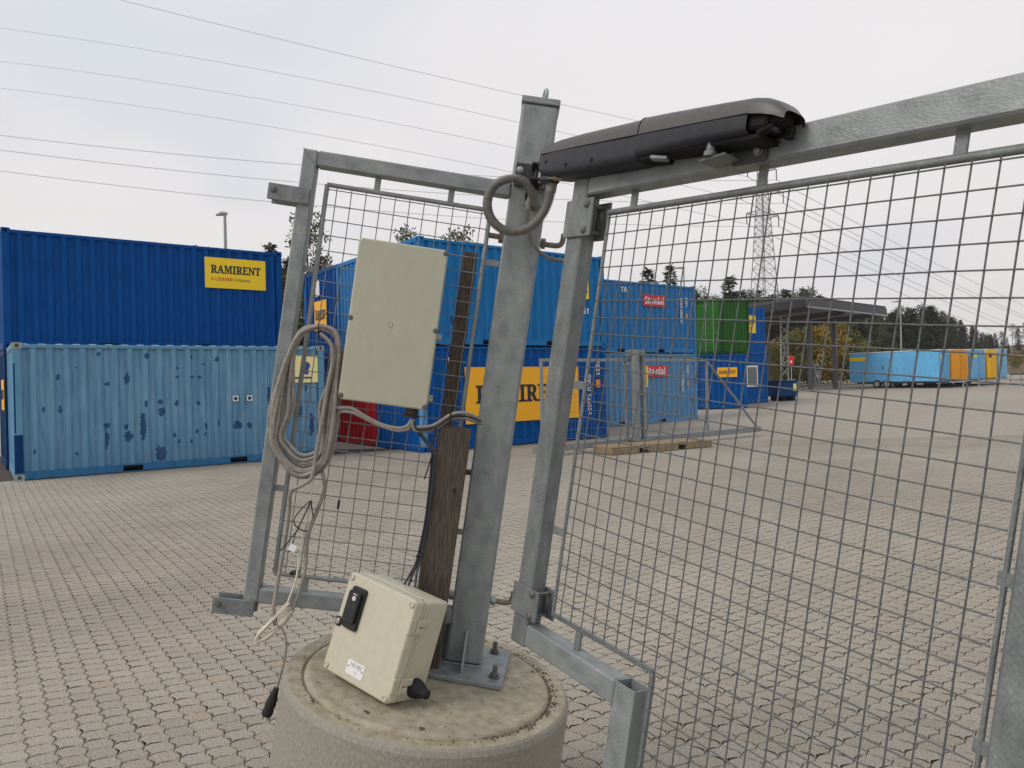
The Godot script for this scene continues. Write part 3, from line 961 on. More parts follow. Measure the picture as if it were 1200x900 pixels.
func build_left_leaf() -> void:
	# x runs to the right along the leaf (0 at the post), y up the post, z towards the viewer
	var t = thing("gate_wing", "narrow galvanised gate panel left of the post, carrying the beige box and cable coil", "gate panel", at(5.0))
	part("upright", t, bx(Vector3(-0.790, 0.982, -0.03), Vector3(0.052, 1.636, 0.056), 0.005), M.zinc)
	part("top_rail", t, bx(Vector3(-0.415, 1.7725, -0.03), Vector3(0.698, 0.055, 0.056), 0.005), M.zinc_long)
	part("bottom_rail", t, bx(Vector3(-0.415, 0.190, -0.03), Vector3(0.698, 0.055, 0.056), 0.005), M.zinc_long)
	part("upright", t, bx(Vector3(-0.045, 0.982, -0.03), Vector3(0.042, 1.636, 0.05), 0.005), M.zinc)
	var weld := MB.new()
	weld.tube([Vector3(-0.815, 1.799, -0.001), Vector3(-0.79, 1.773, 0.0), Vector3(-0.764, 1.745, -0.001)], 0.003, 6)
	part("weld_seam", t, weld.done(), M.zinc)
	for h in [1.630, 0.143]:
		var k := MB.new()
		k.box(Vector3(-0.845, h, 0.003), Vector3(0.145, 0.058, 0.008), 0.002)
		k.box(Vector3(-0.84, h - 0.026, -0.03), Vector3(0.12, 0.008, 0.06), 0.002)
		k.box(Vector3(-0.845, h - 0.002, -0.063), Vector3(0.145, 0.058, 0.008), 0.002)
		var p = part("latch_bracket", t, k.done(), M.zinc_dark)
		var bm := MB.new()
		bm.bolt(Vector3(-0.897, h + 0.005, 0.007), Vector3(0, 0, 1), 0.009, 0.008)
		bm.tube([Vector3(-0.897, h + 0.005, 0.0), Vector3(-0.897, h + 0.005, -0.06)], 0.006, 8)
		part("bolt", p, bm.done(), M.bolt)
	var fr := MB.new()
	var z = -0.03
	fr.tube([Vector3(-0.722, 0.270, z), Vector3(-0.722, 1.690, z)], 0.0085, 10)
	fr.tube([Vector3(-0.128, 0.270, z), Vector3(-0.128, 1.690, z)], 0.0085, 10)
	fr.tube([Vector3(-0.722, 1.690, z), Vector3(-0.128, 1.690, z)], 0.0085, 10)
	fr.tube([Vector3(-0.722, 0.270, z), Vector3(-0.128, 0.270, z)], 0.0085, 10)
	var frame = part("mesh_frame", t, fr.done(), M.zinc)
	for p in [[-0.545, 1.72, 0], [-0.277, 1.72, 0], [-0.609, 0.243, 0], [-0.25, 0.243, 0], [-0.743, 1.38, 1], [-0.743, 0.58, 1], [-0.095, 1.5, 1], [-0.095, 0.5, 1]]:
		part("tab", t, bx(Vector3(p[0], p[1], z), Vector3(0.022, 0.055, 0.006) if p[2] == 0 else Vector3(0.055, 0.022, 0.006), 0.001), M.zinc)
	var lines = []
	for k in 11:
		var x = -0.685 + 0.0527 * k
		lines.append([Vector3(x, 0.272, z + 0.004), Vector3(x, 1.682, z + 0.004)])
	for k in 26:
		var y = 1.672 - 0.0548 * k
		lines.append([Vector3(-0.716, y, z + 0.0085), Vector3(-0.134, y, z + 0.0085)])
	wires(frame, lines, 71, M.wire)

func build_right_leaf() -> void:
	var t = thing("gate_leaf", "large galvanised mesh gate leaf swung towards the viewer on the right", "gate", at(-55.5))
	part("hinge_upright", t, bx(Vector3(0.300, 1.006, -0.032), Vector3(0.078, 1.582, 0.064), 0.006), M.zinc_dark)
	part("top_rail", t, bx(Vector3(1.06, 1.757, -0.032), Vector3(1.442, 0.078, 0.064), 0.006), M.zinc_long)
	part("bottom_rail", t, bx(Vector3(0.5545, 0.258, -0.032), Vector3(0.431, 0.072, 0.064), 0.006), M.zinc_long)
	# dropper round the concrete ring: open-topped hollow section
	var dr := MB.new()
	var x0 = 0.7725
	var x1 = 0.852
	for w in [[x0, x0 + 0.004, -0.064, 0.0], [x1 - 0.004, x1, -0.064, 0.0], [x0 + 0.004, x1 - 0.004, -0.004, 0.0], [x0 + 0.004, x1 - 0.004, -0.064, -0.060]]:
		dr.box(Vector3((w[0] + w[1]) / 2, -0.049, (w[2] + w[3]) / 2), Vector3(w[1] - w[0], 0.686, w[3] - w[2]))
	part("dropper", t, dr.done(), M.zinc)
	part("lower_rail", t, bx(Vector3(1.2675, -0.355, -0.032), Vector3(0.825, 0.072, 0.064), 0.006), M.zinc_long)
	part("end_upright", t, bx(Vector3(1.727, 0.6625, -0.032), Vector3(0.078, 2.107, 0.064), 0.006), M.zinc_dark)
	var weld := MB.new()
	weld.tube([Vector3(0.341, 0.295, 0.0), Vector3(0.341, 0.222, 0.0)], 0.003, 6)
	weld.tube([Vector3(0.7725, 0.29, 0.001), Vector3(0.771, 0.22, 0.001)], 0.0035, 6)
	part("weld_seam", t, weld.done(), M.zinc)
	for h in [1.643, 0.366]:
		for zz in [0.005, -0.069]:
			part("hinge_plate", t, bx(Vector3(0.322, h, zz), Vector3(0.138, 0.124 if h > 1 else 0.098, 0.008), 0.0015), M.zinc_dark)
		var ys = [h + 0.042, h - 0.042] if h > 1 else [h + 0.036, h - 0.036]
		for y in ys:
			var b := MB.new()
			b.lathe([Vector2(0.0135, 0), Vector2(0.0125, 0.004), Vector2(0.008, 0.008), Vector2(0, 0.0095)], 14, Transform3D(Basis(Vector3.RIGHT, PI / 2), Vector3(0.361, y, 0.009)))
			b.tube([Vector3(0.361, y, 0.004), Vector3(0.361, y, -0.085)], 0.006, 8)
			b.lathe([Vector2(0, 0), Vector2(0.011, 0), Vector2(0.011, 0.010), Vector2(0, 0.010)], 6, Transform3D(Basis(Vector3.RIGHT, -PI / 2), Vector3(0.361, y, -0.073)))
			part("coach_bolt", t, b.done(), M.bolt)
		part("hinge_eye", t, bx(Vector3(0.250, h - 0.01, -0.032), Vector3(0.028, 0.05, 0.04), 0.003), M.zinc_dark)
	var z = -0.036
	var fr := MB.new()
	var top = 1.660
	fr.tube([Vector3(0.425, 0.357, z), Vector3(0.425, top, z)], 0.006, 10)
	fr.tube([Vector3(0.425, top, z), Vector3(1.665, top, z)], 0.010, 10)
	fr.tube([Vector3(1.665, top, z), Vector3(1.665, -0.28, z)], 0.0052, 10)
	fr.tube(smooth_path([Vector3(0.425, 0.357, z), Vector3(0.6, 0.357, z), Vector3(0.845, 0.357, z), Vector3(0.868, 0.352, z), Vector3(0.874, 0.33, z), Vector3(0.874, 0.2, z), Vector3(0.874, -0.28, z)], 0.01), 0.0085, 10)
	fr.tube([Vector3(0.874, -0.28, z), Vector3(1.665, -0.28, z)], 0.008, 10)
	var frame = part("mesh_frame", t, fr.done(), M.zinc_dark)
	for p in [[0.533, 1.69, 0], [1.002, 1.69, 0], [1.477, 1.69, 0], [0.56, 0.325, 0], [0.395, 1.1, 1], [0.395, 0.62, 1], [1.678, 1.25, 1], [1.678, 0.86, 1], [1.678, 0.55, 1]]:
		part("tab", t, bx(Vector3(p[0], p[1], z), Vector3(0.026, 0.06, 0.008) if p[2] == 0 else Vector3(0.05, 0.026, 0.008), 0.001), M.zinc_dark)
	var lines = []
	var k = 0
	while true:
		var x = 0.466 + 0.0519 * k
		if x > 1.655:
			break
		lines.append([Vector3(x, 0.357 if x < 0.872 else -0.28, z + 0.004), Vector3(x, top - 0.004, z + 0.004)])
		k += 1
	for q in 36:
		var y = 1.641 - 0.0533 * q
		if y < -0.27:
			break
		lines.append([Vector3(0.43 if y > 0.36 else 0.878, y, z + 0.0087), Vector3(1.66, y, z + 0.0087)])
	wires(frame, lines, 72, M.wire_shaded)

func rounded_box(w: float, h: float, d: float, r: float, bevel: float) -> ArrayMesh:   # rounded outline in x, y; front at z = 0, back at -d
	var m := MB.new()
	var loops = []
	for lay in [[0.0, -d], [0.0, -bevel], [bevel * 0.35, -bevel * 0.35], [bevel, 0.0]]:
		var ring = []
		for c in 4:
			var cx = (w / 2 - r) * [1, -1, -1, 1][c]
			var cy = (h / 2 - r) * [1, 1, -1, -1][c]
			for i in 6:
				var a = PI / 2 * (c + i / 5.0)
				ring.append(Vector3(cx + (r - lay[0]) * cos(a), cy + (r - lay[0]) * sin(a), lay[1]))
		loops.append(ring)
	var n = loops[0].size()
	m.smooth()
	for l in loops.size() - 1:
		for i in n:
			var j = (i + 1) % n
			m.quad(loops[l][i], loops[l][j], loops[l + 1][j], loops[l + 1][i])
	m.flat()
	for i in range(1, n - 1):
		m.tri(loops[3][0], loops[3][i], loops[3][i + 1])
		m.tri(loops[0][0], loops[0][i + 1], loops[0][i])
	return m.done()

func build_upper_box() -> void:
	var t = thing("junction_box", "tall beige junction box with plain lid, mounted high on the left panel", "junction box", at(5.0, Vector3(-0.407, 1.221, 0.1)))
	t.transform = t.transform * Transform3D(Basis(Vector3(0, 0, 1), 0.0), Vector3.ZERO)
	part("body", t, rounded_box(0.306, 0.566, 0.088, 0.012, 0.004), M.beige, Transform3D(Basis(), Vector3(0.003, 0, -0.027)))
	var lid = part("lid", t, rounded_box(0.314, 0.572, 0.024, 0.014, 0.005), M.beige)
	var dm := MB.new()
	dm.lathe([Vector2(0.0105, 0.0), Vector2(0.0105, 0.0016), Vector2(0.0088, 0.0022), Vector2(0.0085, 0.0008), Vector2(0, 0.0005)], 24, Transform3D(Basis(Vector3.RIGHT, PI / 2), Vector3(-0.012, 0.0, 0.0)))
	part("blank_plug", lid, dm.done(), M.beige)
	for p in [[-0.150, 0.003], [0.150, -0.002], [-0.147, -0.272], [0.149, -0.274], [0.149, 0.274]]:
		var s := MB.new()
		s.lathe([Vector2(0.0095, -0.012), Vector2(0.0095, 0.0008), Vector2(0.006, 0.0022), Vector2(0, 0.0022)], 16, Transform3D(Basis(Vector3.RIGHT, PI / 2), Vector3(p[0], p[1], 0)))
		s.box(Vector3(p[0], p[1], 0.0026), Vector3(0.010, 0.0016, 0.001), 0.0, Basis(Vector3(0, 0, 1), 0.6))
		part("screw", lid, s.done(), M.bolt)
	for h in [-0.245, -0.02]:
		part("mounting_lug", t, bx(Vector3(0.163, h, -0.075), Vector3(0.018, 0.024, 0.01), 0.003), M.beige)
	var g := MB.new()
	g.lathe([Vector2(0, 0), Vector2(0.030, 0.0), Vector2(0.030, 0.006), Vector2(0.024, 0.010), Vector2(0.022, 0.040), Vector2(0, 0.040)], 20, Transform3D(Basis(), Vector3(0.102, -0.322, -0.06)))
	part("cable_gland", t, g.done(), mat(rgb(66, 58, 46), 0.6))

func build_lower_box() -> void:
	var X = Vector3(0.809, -0.034, 0.587).normalized()
	var Y = Vector3(0.137, 0.982, -0.132)
	Y = (Y - X * X.dot(Y)).normalized()
	var loc = Transform3D(Basis(X, Y, X.cross(Y)), Vector3(-0.319, 0.186, 0.278))
	var t = thing("control_box", "square beige control box with card reader, resting tilted on the concrete ring", "control box", ASM * loc)
	var w = 0.315
	var h = 0.328
	part("body", t, rounded_box(w, h, 0.118, 0.012, 0.003), M.beige2, Transform3D(Basis(), Vector3(0, 0, -0.047)))
	part("seal", t, rounded_box(w - 0.012, h - 0.012, 0.012, 0.012, 0.002), mat(rgb(96, 90, 76), 0.8), Transform3D(Basis(), Vector3(0, 0, -0.037)))
	var door = part("door", t, rounded_box(w + 0.004, h + 0.004, 0.040, 0.016, 0.005), M.beige2)
	var ridge := MB.new()
	ridge.box(Vector3(0.0, h / 2 + 0.003, -0.046), Vector3(w - 0.03, 0.006, 0.006), 0.002)
	ridge.box(Vector3(w / 2 + 0.003, 0.0, -0.060), Vector3(0.006, h - 0.03, 0.006), 0.002)
	part("rain_ridge", t, ridge.done(), M.beige2)
	for s in [[1, 1], [1, -1], [-1, 1], [-1, -1]]:
		var c := MB.new()
		c.lathe([Vector2(0.0105, -0.01), Vector2(0.0105, 0.004), Vector2(0.009, 0.0055), Vector2(0.007, 0.0055), Vector2(0.007, 0.003), Vector2(0, 0.003)], 18, Transform3D(Basis(Vector3.RIGHT, PI / 2), Vector3(s[0] * 0.143, s[1] * 0.150, 0)))
		part("corner_screw", door, c.done(), M.beige2)
	for y in [0.082, -0.108]:
		var c := MB.new()
		c.box(Vector3(0.157, y, -0.012), Vector3(0.014, 0.050, 0.034), 0.003)
		c.box(Vector3(0.162, y + 0.012, -0.062), Vector3(0.010, 0.024, 0.05), 0.003)
		c.box(Vector3(0.162, y - 0.014, -0.052), Vector3(0.012, 0.020, 0.03), 0.003)
		c.tube([Vector3(0.164, y - 0.024, -0.034), Vector3(0.164, y + 0.024, -0.034)], 0.0055, 10)
		part("hinge", t, c.done(), M.beige2)
	# card reader with a lens, a key symbol and an engraved wave mark
	var rd = part("card_reader", door, rounded_box(0.066, 0.140, 0.012, 0.010, 0.003), M.black, Transform3D(Basis(), Vector3(-0.087, 0.060, 0.011)))
	part("reader_face", rd, rounded_box(0.054, 0.104, 0.012, 0.006, 0.002), M.black, Transform3D(Basis(), Vector3(-0.004, 0.004, 0.012)))
	var lens := MB.new()
	lens.lathe([Vector2(0.0078, 0.0), Vector2(0.0078, 0.0015), Vector2(0.0048, 0.0015), Vector2(0.0048, 0.0)], 20, Transform3D(Basis(Vector3.RIGHT, PI / 2), Vector3(0.001, 0.034, 0.0125)))
	part("key_ring_symbol", rd, lens.done(), M.white)
	var kh := MB.new()
	kh.lathe([Vector2(0, 0), Vector2(0.0028, 0), Vector2(0.0028, 0.0016), Vector2(0, 0.0016)], 12, Transform3D(Basis(Vector3.RIGHT, PI / 2), Vector3(0.001, 0.0355, 0.0128)))
	kh.box(Vector3(0.001, 0.0315, 0.0136), Vector3(0.0022, 0.006, 0.0012))
	kh.box(Vector3(0.001, 0.0475, 0.0128), Vector3(0.018, 0.0022, 0.0008))
	part("keyhole_symbol", rd, kh.done(), M.white)
	var wv := MB.new()
	for k in 3:
		for s in [-1, 1]:
			var pts = []
			for i in 7:
				var a = (i / 6.0 - 0.5) * 1.7
				pts.append(Vector3(-0.004 + s * (0.006 + 0.005 * k) * cos(a), 0.006 + (0.006 + 0.005 * k) * sin(a), 0.0123))
			wv.tube(pts, 0.0006, 5)
	part("wave_symbol", rd, wv.done(), mat(rgb(96, 96, 98), 0.5))
	var lk := MB.new()
	lk.lathe([Vector2(0.0165, 0.0), Vector2(0.0165, 0.004), Vector2(0.0125, 0.0065), Vector2(0, 0.0065)], 24, Transform3D(Basis(Vector3.RIGHT, PI / 2), Vector3(-0.1445, -0.002, 0)))
	var lock = part("lock", door, lk.done(), M.black)
	var l2 := MB.new()
	l2.lathe([Vector2(0.0098, 0.006), Vector2(0.0098, 0.009), Vector2(0.008, 0.010), Vector2(0, 0.010)], 24, Transform3D(Basis(Vector3.RIGHT, PI / 2), Vector3(-0.1445, -0.002, 0)))
	part("lock_barrel", lock, l2.done(), M.steel)
	var lp = part("label_plate", door, rounded_box(0.080, 0.046, 0.0012, 0.006, 0.0004), M.white, Transform3D(Basis(), Vector3(-0.012, -0.118, 0.0016)))
	text(lp, "142-BEC", Vector3(0.003, 0.011, -0.0014), 0.0125, mat(rgb(140, 136, 122), 0.6), sans, 1.0, "lettering", Basis(), 0.058)
	text(lp, "1 2", Vector3(0.004, -0.010, -0.0014), 0.006, mat(rgb(120, 116, 104), 0.6), sans)
	for x in [-0.033, 0.033]:
		var r := MB.new()
		r.lathe([Vector2(0.0026, 0), Vector2(0.0026, 0.001), Vector2(0, 0.0016)], 10, Transform3D(Basis(Vector3.RIGHT, PI / 2), Vector3(x, 0.002, 0)))
		part("rivet", lp, r.done(), M.bolt)
	var g := MB.new()
	var gx = Transform3D(Basis(Vector3(0, 0, 1), -PI / 2), Vector3(w / 2, -0.118, -0.110))
	g.lathe([Vector2(0.032, 0), Vector2(0.032, 0.010), Vector2(0.029, 0.022), Vector2(0.017, 0.048), Vector2(0.015, 0.062), Vector2(0, 0.062)], 24, gx, true)
	part("cable_gland", t, g.done(), M.rubber)

func build_timbers() -> void:
	var a = thing("timber_post", "short weathered timber post clamped in front of the mesh beside the steel post", "timber post", at(5.0))
	var m := MB.new()
	m.box(Vector3(-0.1445, 0.453, 0.038), Vector3(0.112, 0.87, 0.050), 0.004)
	part("timber", a, m.done(), M.wood)
	var kn := MB.new()
	kn.lathe([Vector2(0.0, 0.0), Vector2(0.009, 0.0), Vector2(0.006, 0.0018), Vector2(0, 0.002)], 14, Transform3D(Basis(Vector3.RIGHT, PI / 2).scaled_local(Vector3(0.8, 1, 1.3)), Vector3(-0.120, 0.665, 0.0625)))
	part("knot", a, kn.done(), mat(rgb(46, 36, 30), 0.9))
	var b = thing("timber_batten", "tall narrow weathered timber batten behind the mesh, beside the beige box", "timber batten", at(5.0))
	var m2 := MB.new()
	m2.box(Vector3(-0.178, 0.775, -0.075), Vector3(0.052, 1.510, 0.062), 0.003)
	part("timber", b, m2.done(), M.wood)

func LP(x: float, y: float, z := 0.05) -> Vector3:
	return Vector3(x, y, z)

func build_cables() -> void:
	# coil hung on the left panel
	var t = thing("cable_coil", "coil of thick grey cable hung on the left panel beside the beige box", "cable", at(5.0))
	var outer = [[-0.668, 1.175], [-0.725, 1.150], [-0.757, 1.092], [-0.782, 0.985], [-0.800, 0.880], [-0.797, 0.800], [-0.775, 0.735], [-0.735, 0.680], [-0.680, 0.640], [-0.625, 0.650], [-0.585, 0.700], [-0.566, 0.780], [-0.570, 0.900], [-0.580, 1.010], [-0.590, 1.110], [-0.617, 1.160]]
	var rng := RandomNumberGenerator.new()
	rng.seed = 23
	for k in 8:
		var f = [0.0, 0.07, 0.20, 0.40, 0.58, 0.11, 0.74, 0.28][k]
		var pts = []
		for p in outer:
			var q = Vector2(p[0], p[1])
			var c = Vector2(-0.672, 1.16) if q.y > 0.95 else Vector2(-0.672, 0.90)
			var tk = clampf((1.16 - q.y) / 0.25, 0.05, 1.0)
			q = q.lerp(Vector2(-0.672, 0.93), f * 0.80 * tk if q.y > 0.74 else f * 0.36)
			q += Vector2(rng.randf_range(-0.0025, 0.0025), rng.randf_range(-0.0025, 0.0025))
			pts.append(LP(q.x, q.y + (rng.randf_range(-0.004, 0.012) if q.y > 1.1 else 0.0), 0.022 + 0.0045 * ((k * 3) % 8) + rng.randf_range(-0.003, 0.003)))
		pts.append(pts[0])
		part("cable_loop", t, tb(smooth_path(pts, 0.014), 0.0072, 10), M.cable)
	part("cable_tail", t, tb(smooth_path([LP(-0.661, 1.153, 0.06), LP(-0.618, 1.12, 0.062), LP(-0.606, 1.06, 0.062), LP(-0.609, 0.985, 0.062), LP(-0.614, 0.849, 0.062), LP(-0.618, 0.741, 0.064), LP(-0.622, 0.65, 0.064), LP(-0.655, 0.615, 0.06), LP(-0.690, 0.585, 0.045), LP(-0.690, 0.503, 0.03), LP(-0.693, 0.368, 0.02), LP(-0.697, 0.27, 0.025), LP(-0.695, 0.184, 0.05), LP(-0.686, 0.132, 0.055), LP(-0.668, 0.106, 0.055), LP(-0.640, 0.145, 0.055), LP(-0.619, 0.215, 0.05), LP(-0.607, 0.313, 0.04), LP(-0.613, 0.40, 0.03), LP(-0.610, 0.457, 0.03), LP(-0.594, 0.526, 0.03), LP(-0.577, 0.61, 0.035), LP(-0.592, 0.67, 0.045)]), 0.0072, 10), M.cable)
	var tie := MB.new()
	tie.tube(smooth_path([LP(-0.676, 1.206, 0.0), LP(-0.668, 1.19, 0.075), LP(-0.664, 1.158, 0.082), LP(-0.662, 1.135, 0.05), LP(-0.664, 1.15, 0.005)]), 0.0022, 6)
	tie.tube(smooth_path([LP(-0.672, 1.19, 0.06), LP(-0.658, 1.222, 0.03), LP(-0.640, 1.25, 0.02), LP(-0.619, 1.303, 0.01)]), 0.0018, 6)
	part("wire_tie", t, tie.done(), M.black)
	# thin pale lead with a plug
	var l = thing("power_lead", "thin pale lead bundled below the coil, black plug hanging from it", "power lead", at(5.0))
	var bl = [[-0.632, 0.303], [-0.647, 0.196], [-0.690, 0.139], [-0.734, 0.082], [-0.736, 0.048], [-0.703, 0.071], [-0.660, 0.128], [-0.637, 0.175]]
	part("lead", l, tb(smooth_path([LP(-0.618, 0.64, 0.05), LP(-0.622, 0.511, 0.04), LP(-0.630, 0.437, 0.04), LP(-0.631, 0.35, 0.04), LP(-0.632, 0.28, 0.05), LP(-0.647, 0.196, 0.065)]), 0.0036, 8), M.cable_light)
	for k in 6:
		var pts = []
		for p in bl.slice(1):
			pts.append(LP(p[0] + rng.randf_range(-0.008, 0.010), p[1] + rng.randf_range(-0.008, 0.008), 0.062 + rng.randf_range(-0.012, 0.012)))
		part("lead_loop", l, tb(smooth_path(pts), 0.0034, 8), M.cable_light)
	part("plug_cord", l, tb(smooth_path([LP(-0.690, 0.139, 0.07), LP(-0.662, 0.116, 0.072), LP(-0.645, 0.099, 0.072), LP(-0.631, 0.056, 0.07), LP(-0.631, -0.004, 0.066), LP(-0.640, -0.073, 0.06), LP(-0.646, -0.112, 0.06)]), 0.0042, 8), M.cable)
	var pl := MB.new()
	var dirv = Vector3(-0.22, -1.0, 0.0).normalized()
	var bxs = Basis(dirv.cross(Vector3(0, 0, 1)).normalized(), dirv, Vector3(0, 0, 1))
	bxs = Basis(dirv.cross(Vector3(0, 0, 1)).normalized(), dirv, dirv.cross(Vector3(0, 0, 1)).normalized().cross(dirv))
	var px = Transform3D(bxs, LP(-0.6455, -0.105, 0.06))
	pl.lathe([Vector2(0, 0), Vector2(0.009, 0.0), Vector2(0.011, 0.012), Vector2(0.0155, 0.035), Vector2(0.0185, 0.055), Vector2(0.0195, 0.060), Vector2(0.0195, 0.068), Vector2(0.0175, 0.070), Vector2(0.0175, 0.082), Vector2(0.0195, 0.084), Vector2(0.0195, 0.098), Vector2(0.0165, 0.104), Vector2(0, 0.104)], 20, px)
	part("plug", l, pl.done(), M.rubber)
	var pn := MB.new()
	for s in [-1, 1]:
		pn.tube([px * Vector3(s * 0.0085, 0.104, 0), px * Vector3(s * 0.0085, 0.120, 0)], 0.0024, 8)
	part("plug_pin", l, pn.done(), M.bolt)
	# black tie wires with a white tag
	var b = thing("wire_offcut", "thin black wires looped below the coil with a white paper tag", "wire offcut", at(5.0))
	part("black_wire", b, tb(smooth_path([LP(-0.600, 0.505), LP(-0.612, 0.545), LP(-0.617, 0.565), LP(-0.653, 0.519), LP(-0.666, 0.487), LP(-0.655, 0.468), LP(-0.639, 0.458), LP(-0.615, 0.454)]), 0.0022, 6), M.black)
	part("black_wire", b, tb(smooth_path([LP(-0.617, 0.560), LP(-0.642, 0.478), LP(-0.650, 0.453), LP(-0.670, 0.420), LP(-0.684, 0.394), LP(-0.700, 0.376)]), 0.0022, 6), M.black)
	part("black_wire", b, tb(smooth_path([LP(-0.617, 0.564, 0.055), LP(-0.632, 0.51, 0.058), LP(-0.650, 0.455, 0.056), LP(-0.657, 0.42, 0.05), LP(-0.662, 0.392, 0.05)]), 0.0018, 6), M.black)
	part("paper_tag", b, bx(LP(-0.658, 0.391, 0.052), Vector3(0.026, 0.024, 0.0012), 0.0003, Basis(Vector3(0.2, 0.3, 1).normalized(), -0.35)), M.white)
	var c = thing("cable_clip", "black plastic clip on the lower edge of the left mesh", "cable clip", at(5.0))
	part("clip", c, bx(LP(-0.647, 0.290, 0.0), Vector3(0.034, 0.013, 0.03), 0.004, Basis(Vector3(0, 0, 1), 0.25)), M.black)
	var c2 = thing("cable_clip", "short black tie strapped on one upright wire in mid mesh", "cable clip", at(5.0))
	part("clip", c2, bx(LP(-0.528, 0.548, -0.02), Vector3(0.008, 0.034, 0.012), 0.002), M.black)
	# cables from the coil under the box to the steel post
	var r = thing("cable_run", "grey cables running under the beige box to the steel post", "cable", at(5.0))
	part("cable", r, tb(smooth_path([LP(-0.590, 0.955, 0.04), LP(-0.575, 0.905), LP(-0.520, 0.907), LP(-0.467, 0.884), LP(-0.409, 0.864), LP(-0.349, 0.858), LP(-0.318, 0.870, 0.045), LP(-0.305, 0.895, 0.042)]), 0.0068, 10), M.cable)
	part("cable", r, tb(smooth_path([LP(-0.575, 0.84, 0.035), LP(-0.568, 0.88, 0.04), LP(-0.545, 0.893), LP(-0.504, 0.890), LP(-0.441, 0.868), LP(-0.394, 0.856), LP(-0.349, 0.850), LP(-0.312, 0.862, 0.045), LP(-0.303, 0.895, 0.04)]), 0.0062, 10), M.cable)
	part("cable", r, tb(smooth_path([LP(-0.300, 0.892, 0.04), LP(-0.290, 0.872), LP(-0.259, 0.874), LP(-0.220, 0.889), LP(-0.170, 0.931, 0.06), LP(-0.130, 0.944, 0.06), LP(-0.094, 0.938, 0.05), LP(-0.060, 0.925, 0.01)]), 0.0062, 10), M.cable)
	part("cable", r, tb(smooth_path([LP(-0.304, 0.892, 0.042), LP(-0.290, 0.862, 0.055), LP(-0.259, 0.861, 0.055), LP(-0.215, 0.877, 0.058), LP(-0.170, 0.916, 0.064), LP(-0.130, 0.926, 0.06), LP(-0.094, 0.921, 0.05), LP(-0.060, 0.910, 0.01)]), 0.0058, 10), M.conduit)
	part("black_cable", r, tb(smooth_path([LP(-0.296, 0.89, 0.05), LP(-0.285, 0.866, 0.062), LP(-0.255, 0.866, 0.064), LP(-0.215, 0.884, 0.066), LP(-0.168, 0.924, 0.072), LP(-0.12, 0.932, 0.06), LP(-0.060, 0.92, 0.01)]), 0.0038, 8), M.black)
	part("cable_tie", r, tb([LP(-0.1690, 0.900, 0.075), LP(-0.171, 0.942, 0.076)], 0.0036, 6), M.black)
	# black control wires down to the control box
	var w = thing("control_wire", "bundle of black control wires running down the timber into the control box", "wire bundle", at(5.0))
	for k in 3:
		var e = [[-0.259, 0.300], [-0.239, 0.296], [-0.208, 0.288]][k]
		var o = 0.004 * (k - 1)
		part("wire", w, tb(smooth_path([LP(-0.300 + o, 0.89, 0.04), LP(-0.290 + o, 0.872), LP(-0.266 + o, 0.846), LP(-0.232 + o, 0.815, 0.06), LP(-0.2135 + o, 0.79, 0.068), LP(-0.2075 + o, 0.70, 0.068), LP(-0.205 + o, 0.63, 0.068), LP(-0.204 + o, 0.542, 0.068), LP(-0.210 + o, 0.453, 0.068), LP(-0.214 + o * 1.5, 0.396, 0.07), LP(lerpf(-0.218, e[0], 0.45), 0.352, 0.085), LP(e[0], e[1], 0.11), LP(e[0] + 0.006, e[1] - 0.03, 0.12)]), 0.0042, 8), M.black if k < 2 else mat(rgb(52, 62, 72), 0.5))
	part("loose_wire", w, tb(smooth_path([LP(-0.2135, 0.80, 0.07), LP(-0.219, 0.765, 0.075), LP(-0.226, 0.72, 0.07), LP(-0.232, 0.692, 0.066)]), 0.0028, 6), M.black)
	part("wire_end", w, tb(smooth_path([LP(-0.221, 0.815, 0.065), LP(-0.216, 0.85, 0.066), LP(-0.2185, 0.882, 0.066)]), 0.004, 6), M.black)
	part("cable_tie", w, tb([LP(-0.224, 0.418, 0.072), LP(-0.200, 0.424, 0.074)], 0.004, 6), M.black)

func ribbed(pts: Array, r: float, dr: float, pitch: float, sides := 14) -> ArrayMesh:
	var p = smooth_path(pts, pitch * 0.25)
	var rr = []
	for i in p.size():
		rr.append(r + dr * [0.0, 0.8, 1.0, 0.2][i % 4] - dr * 0.5)
	var m := MB.new()
	m.tube(p, rr, sides)
	return m.done()

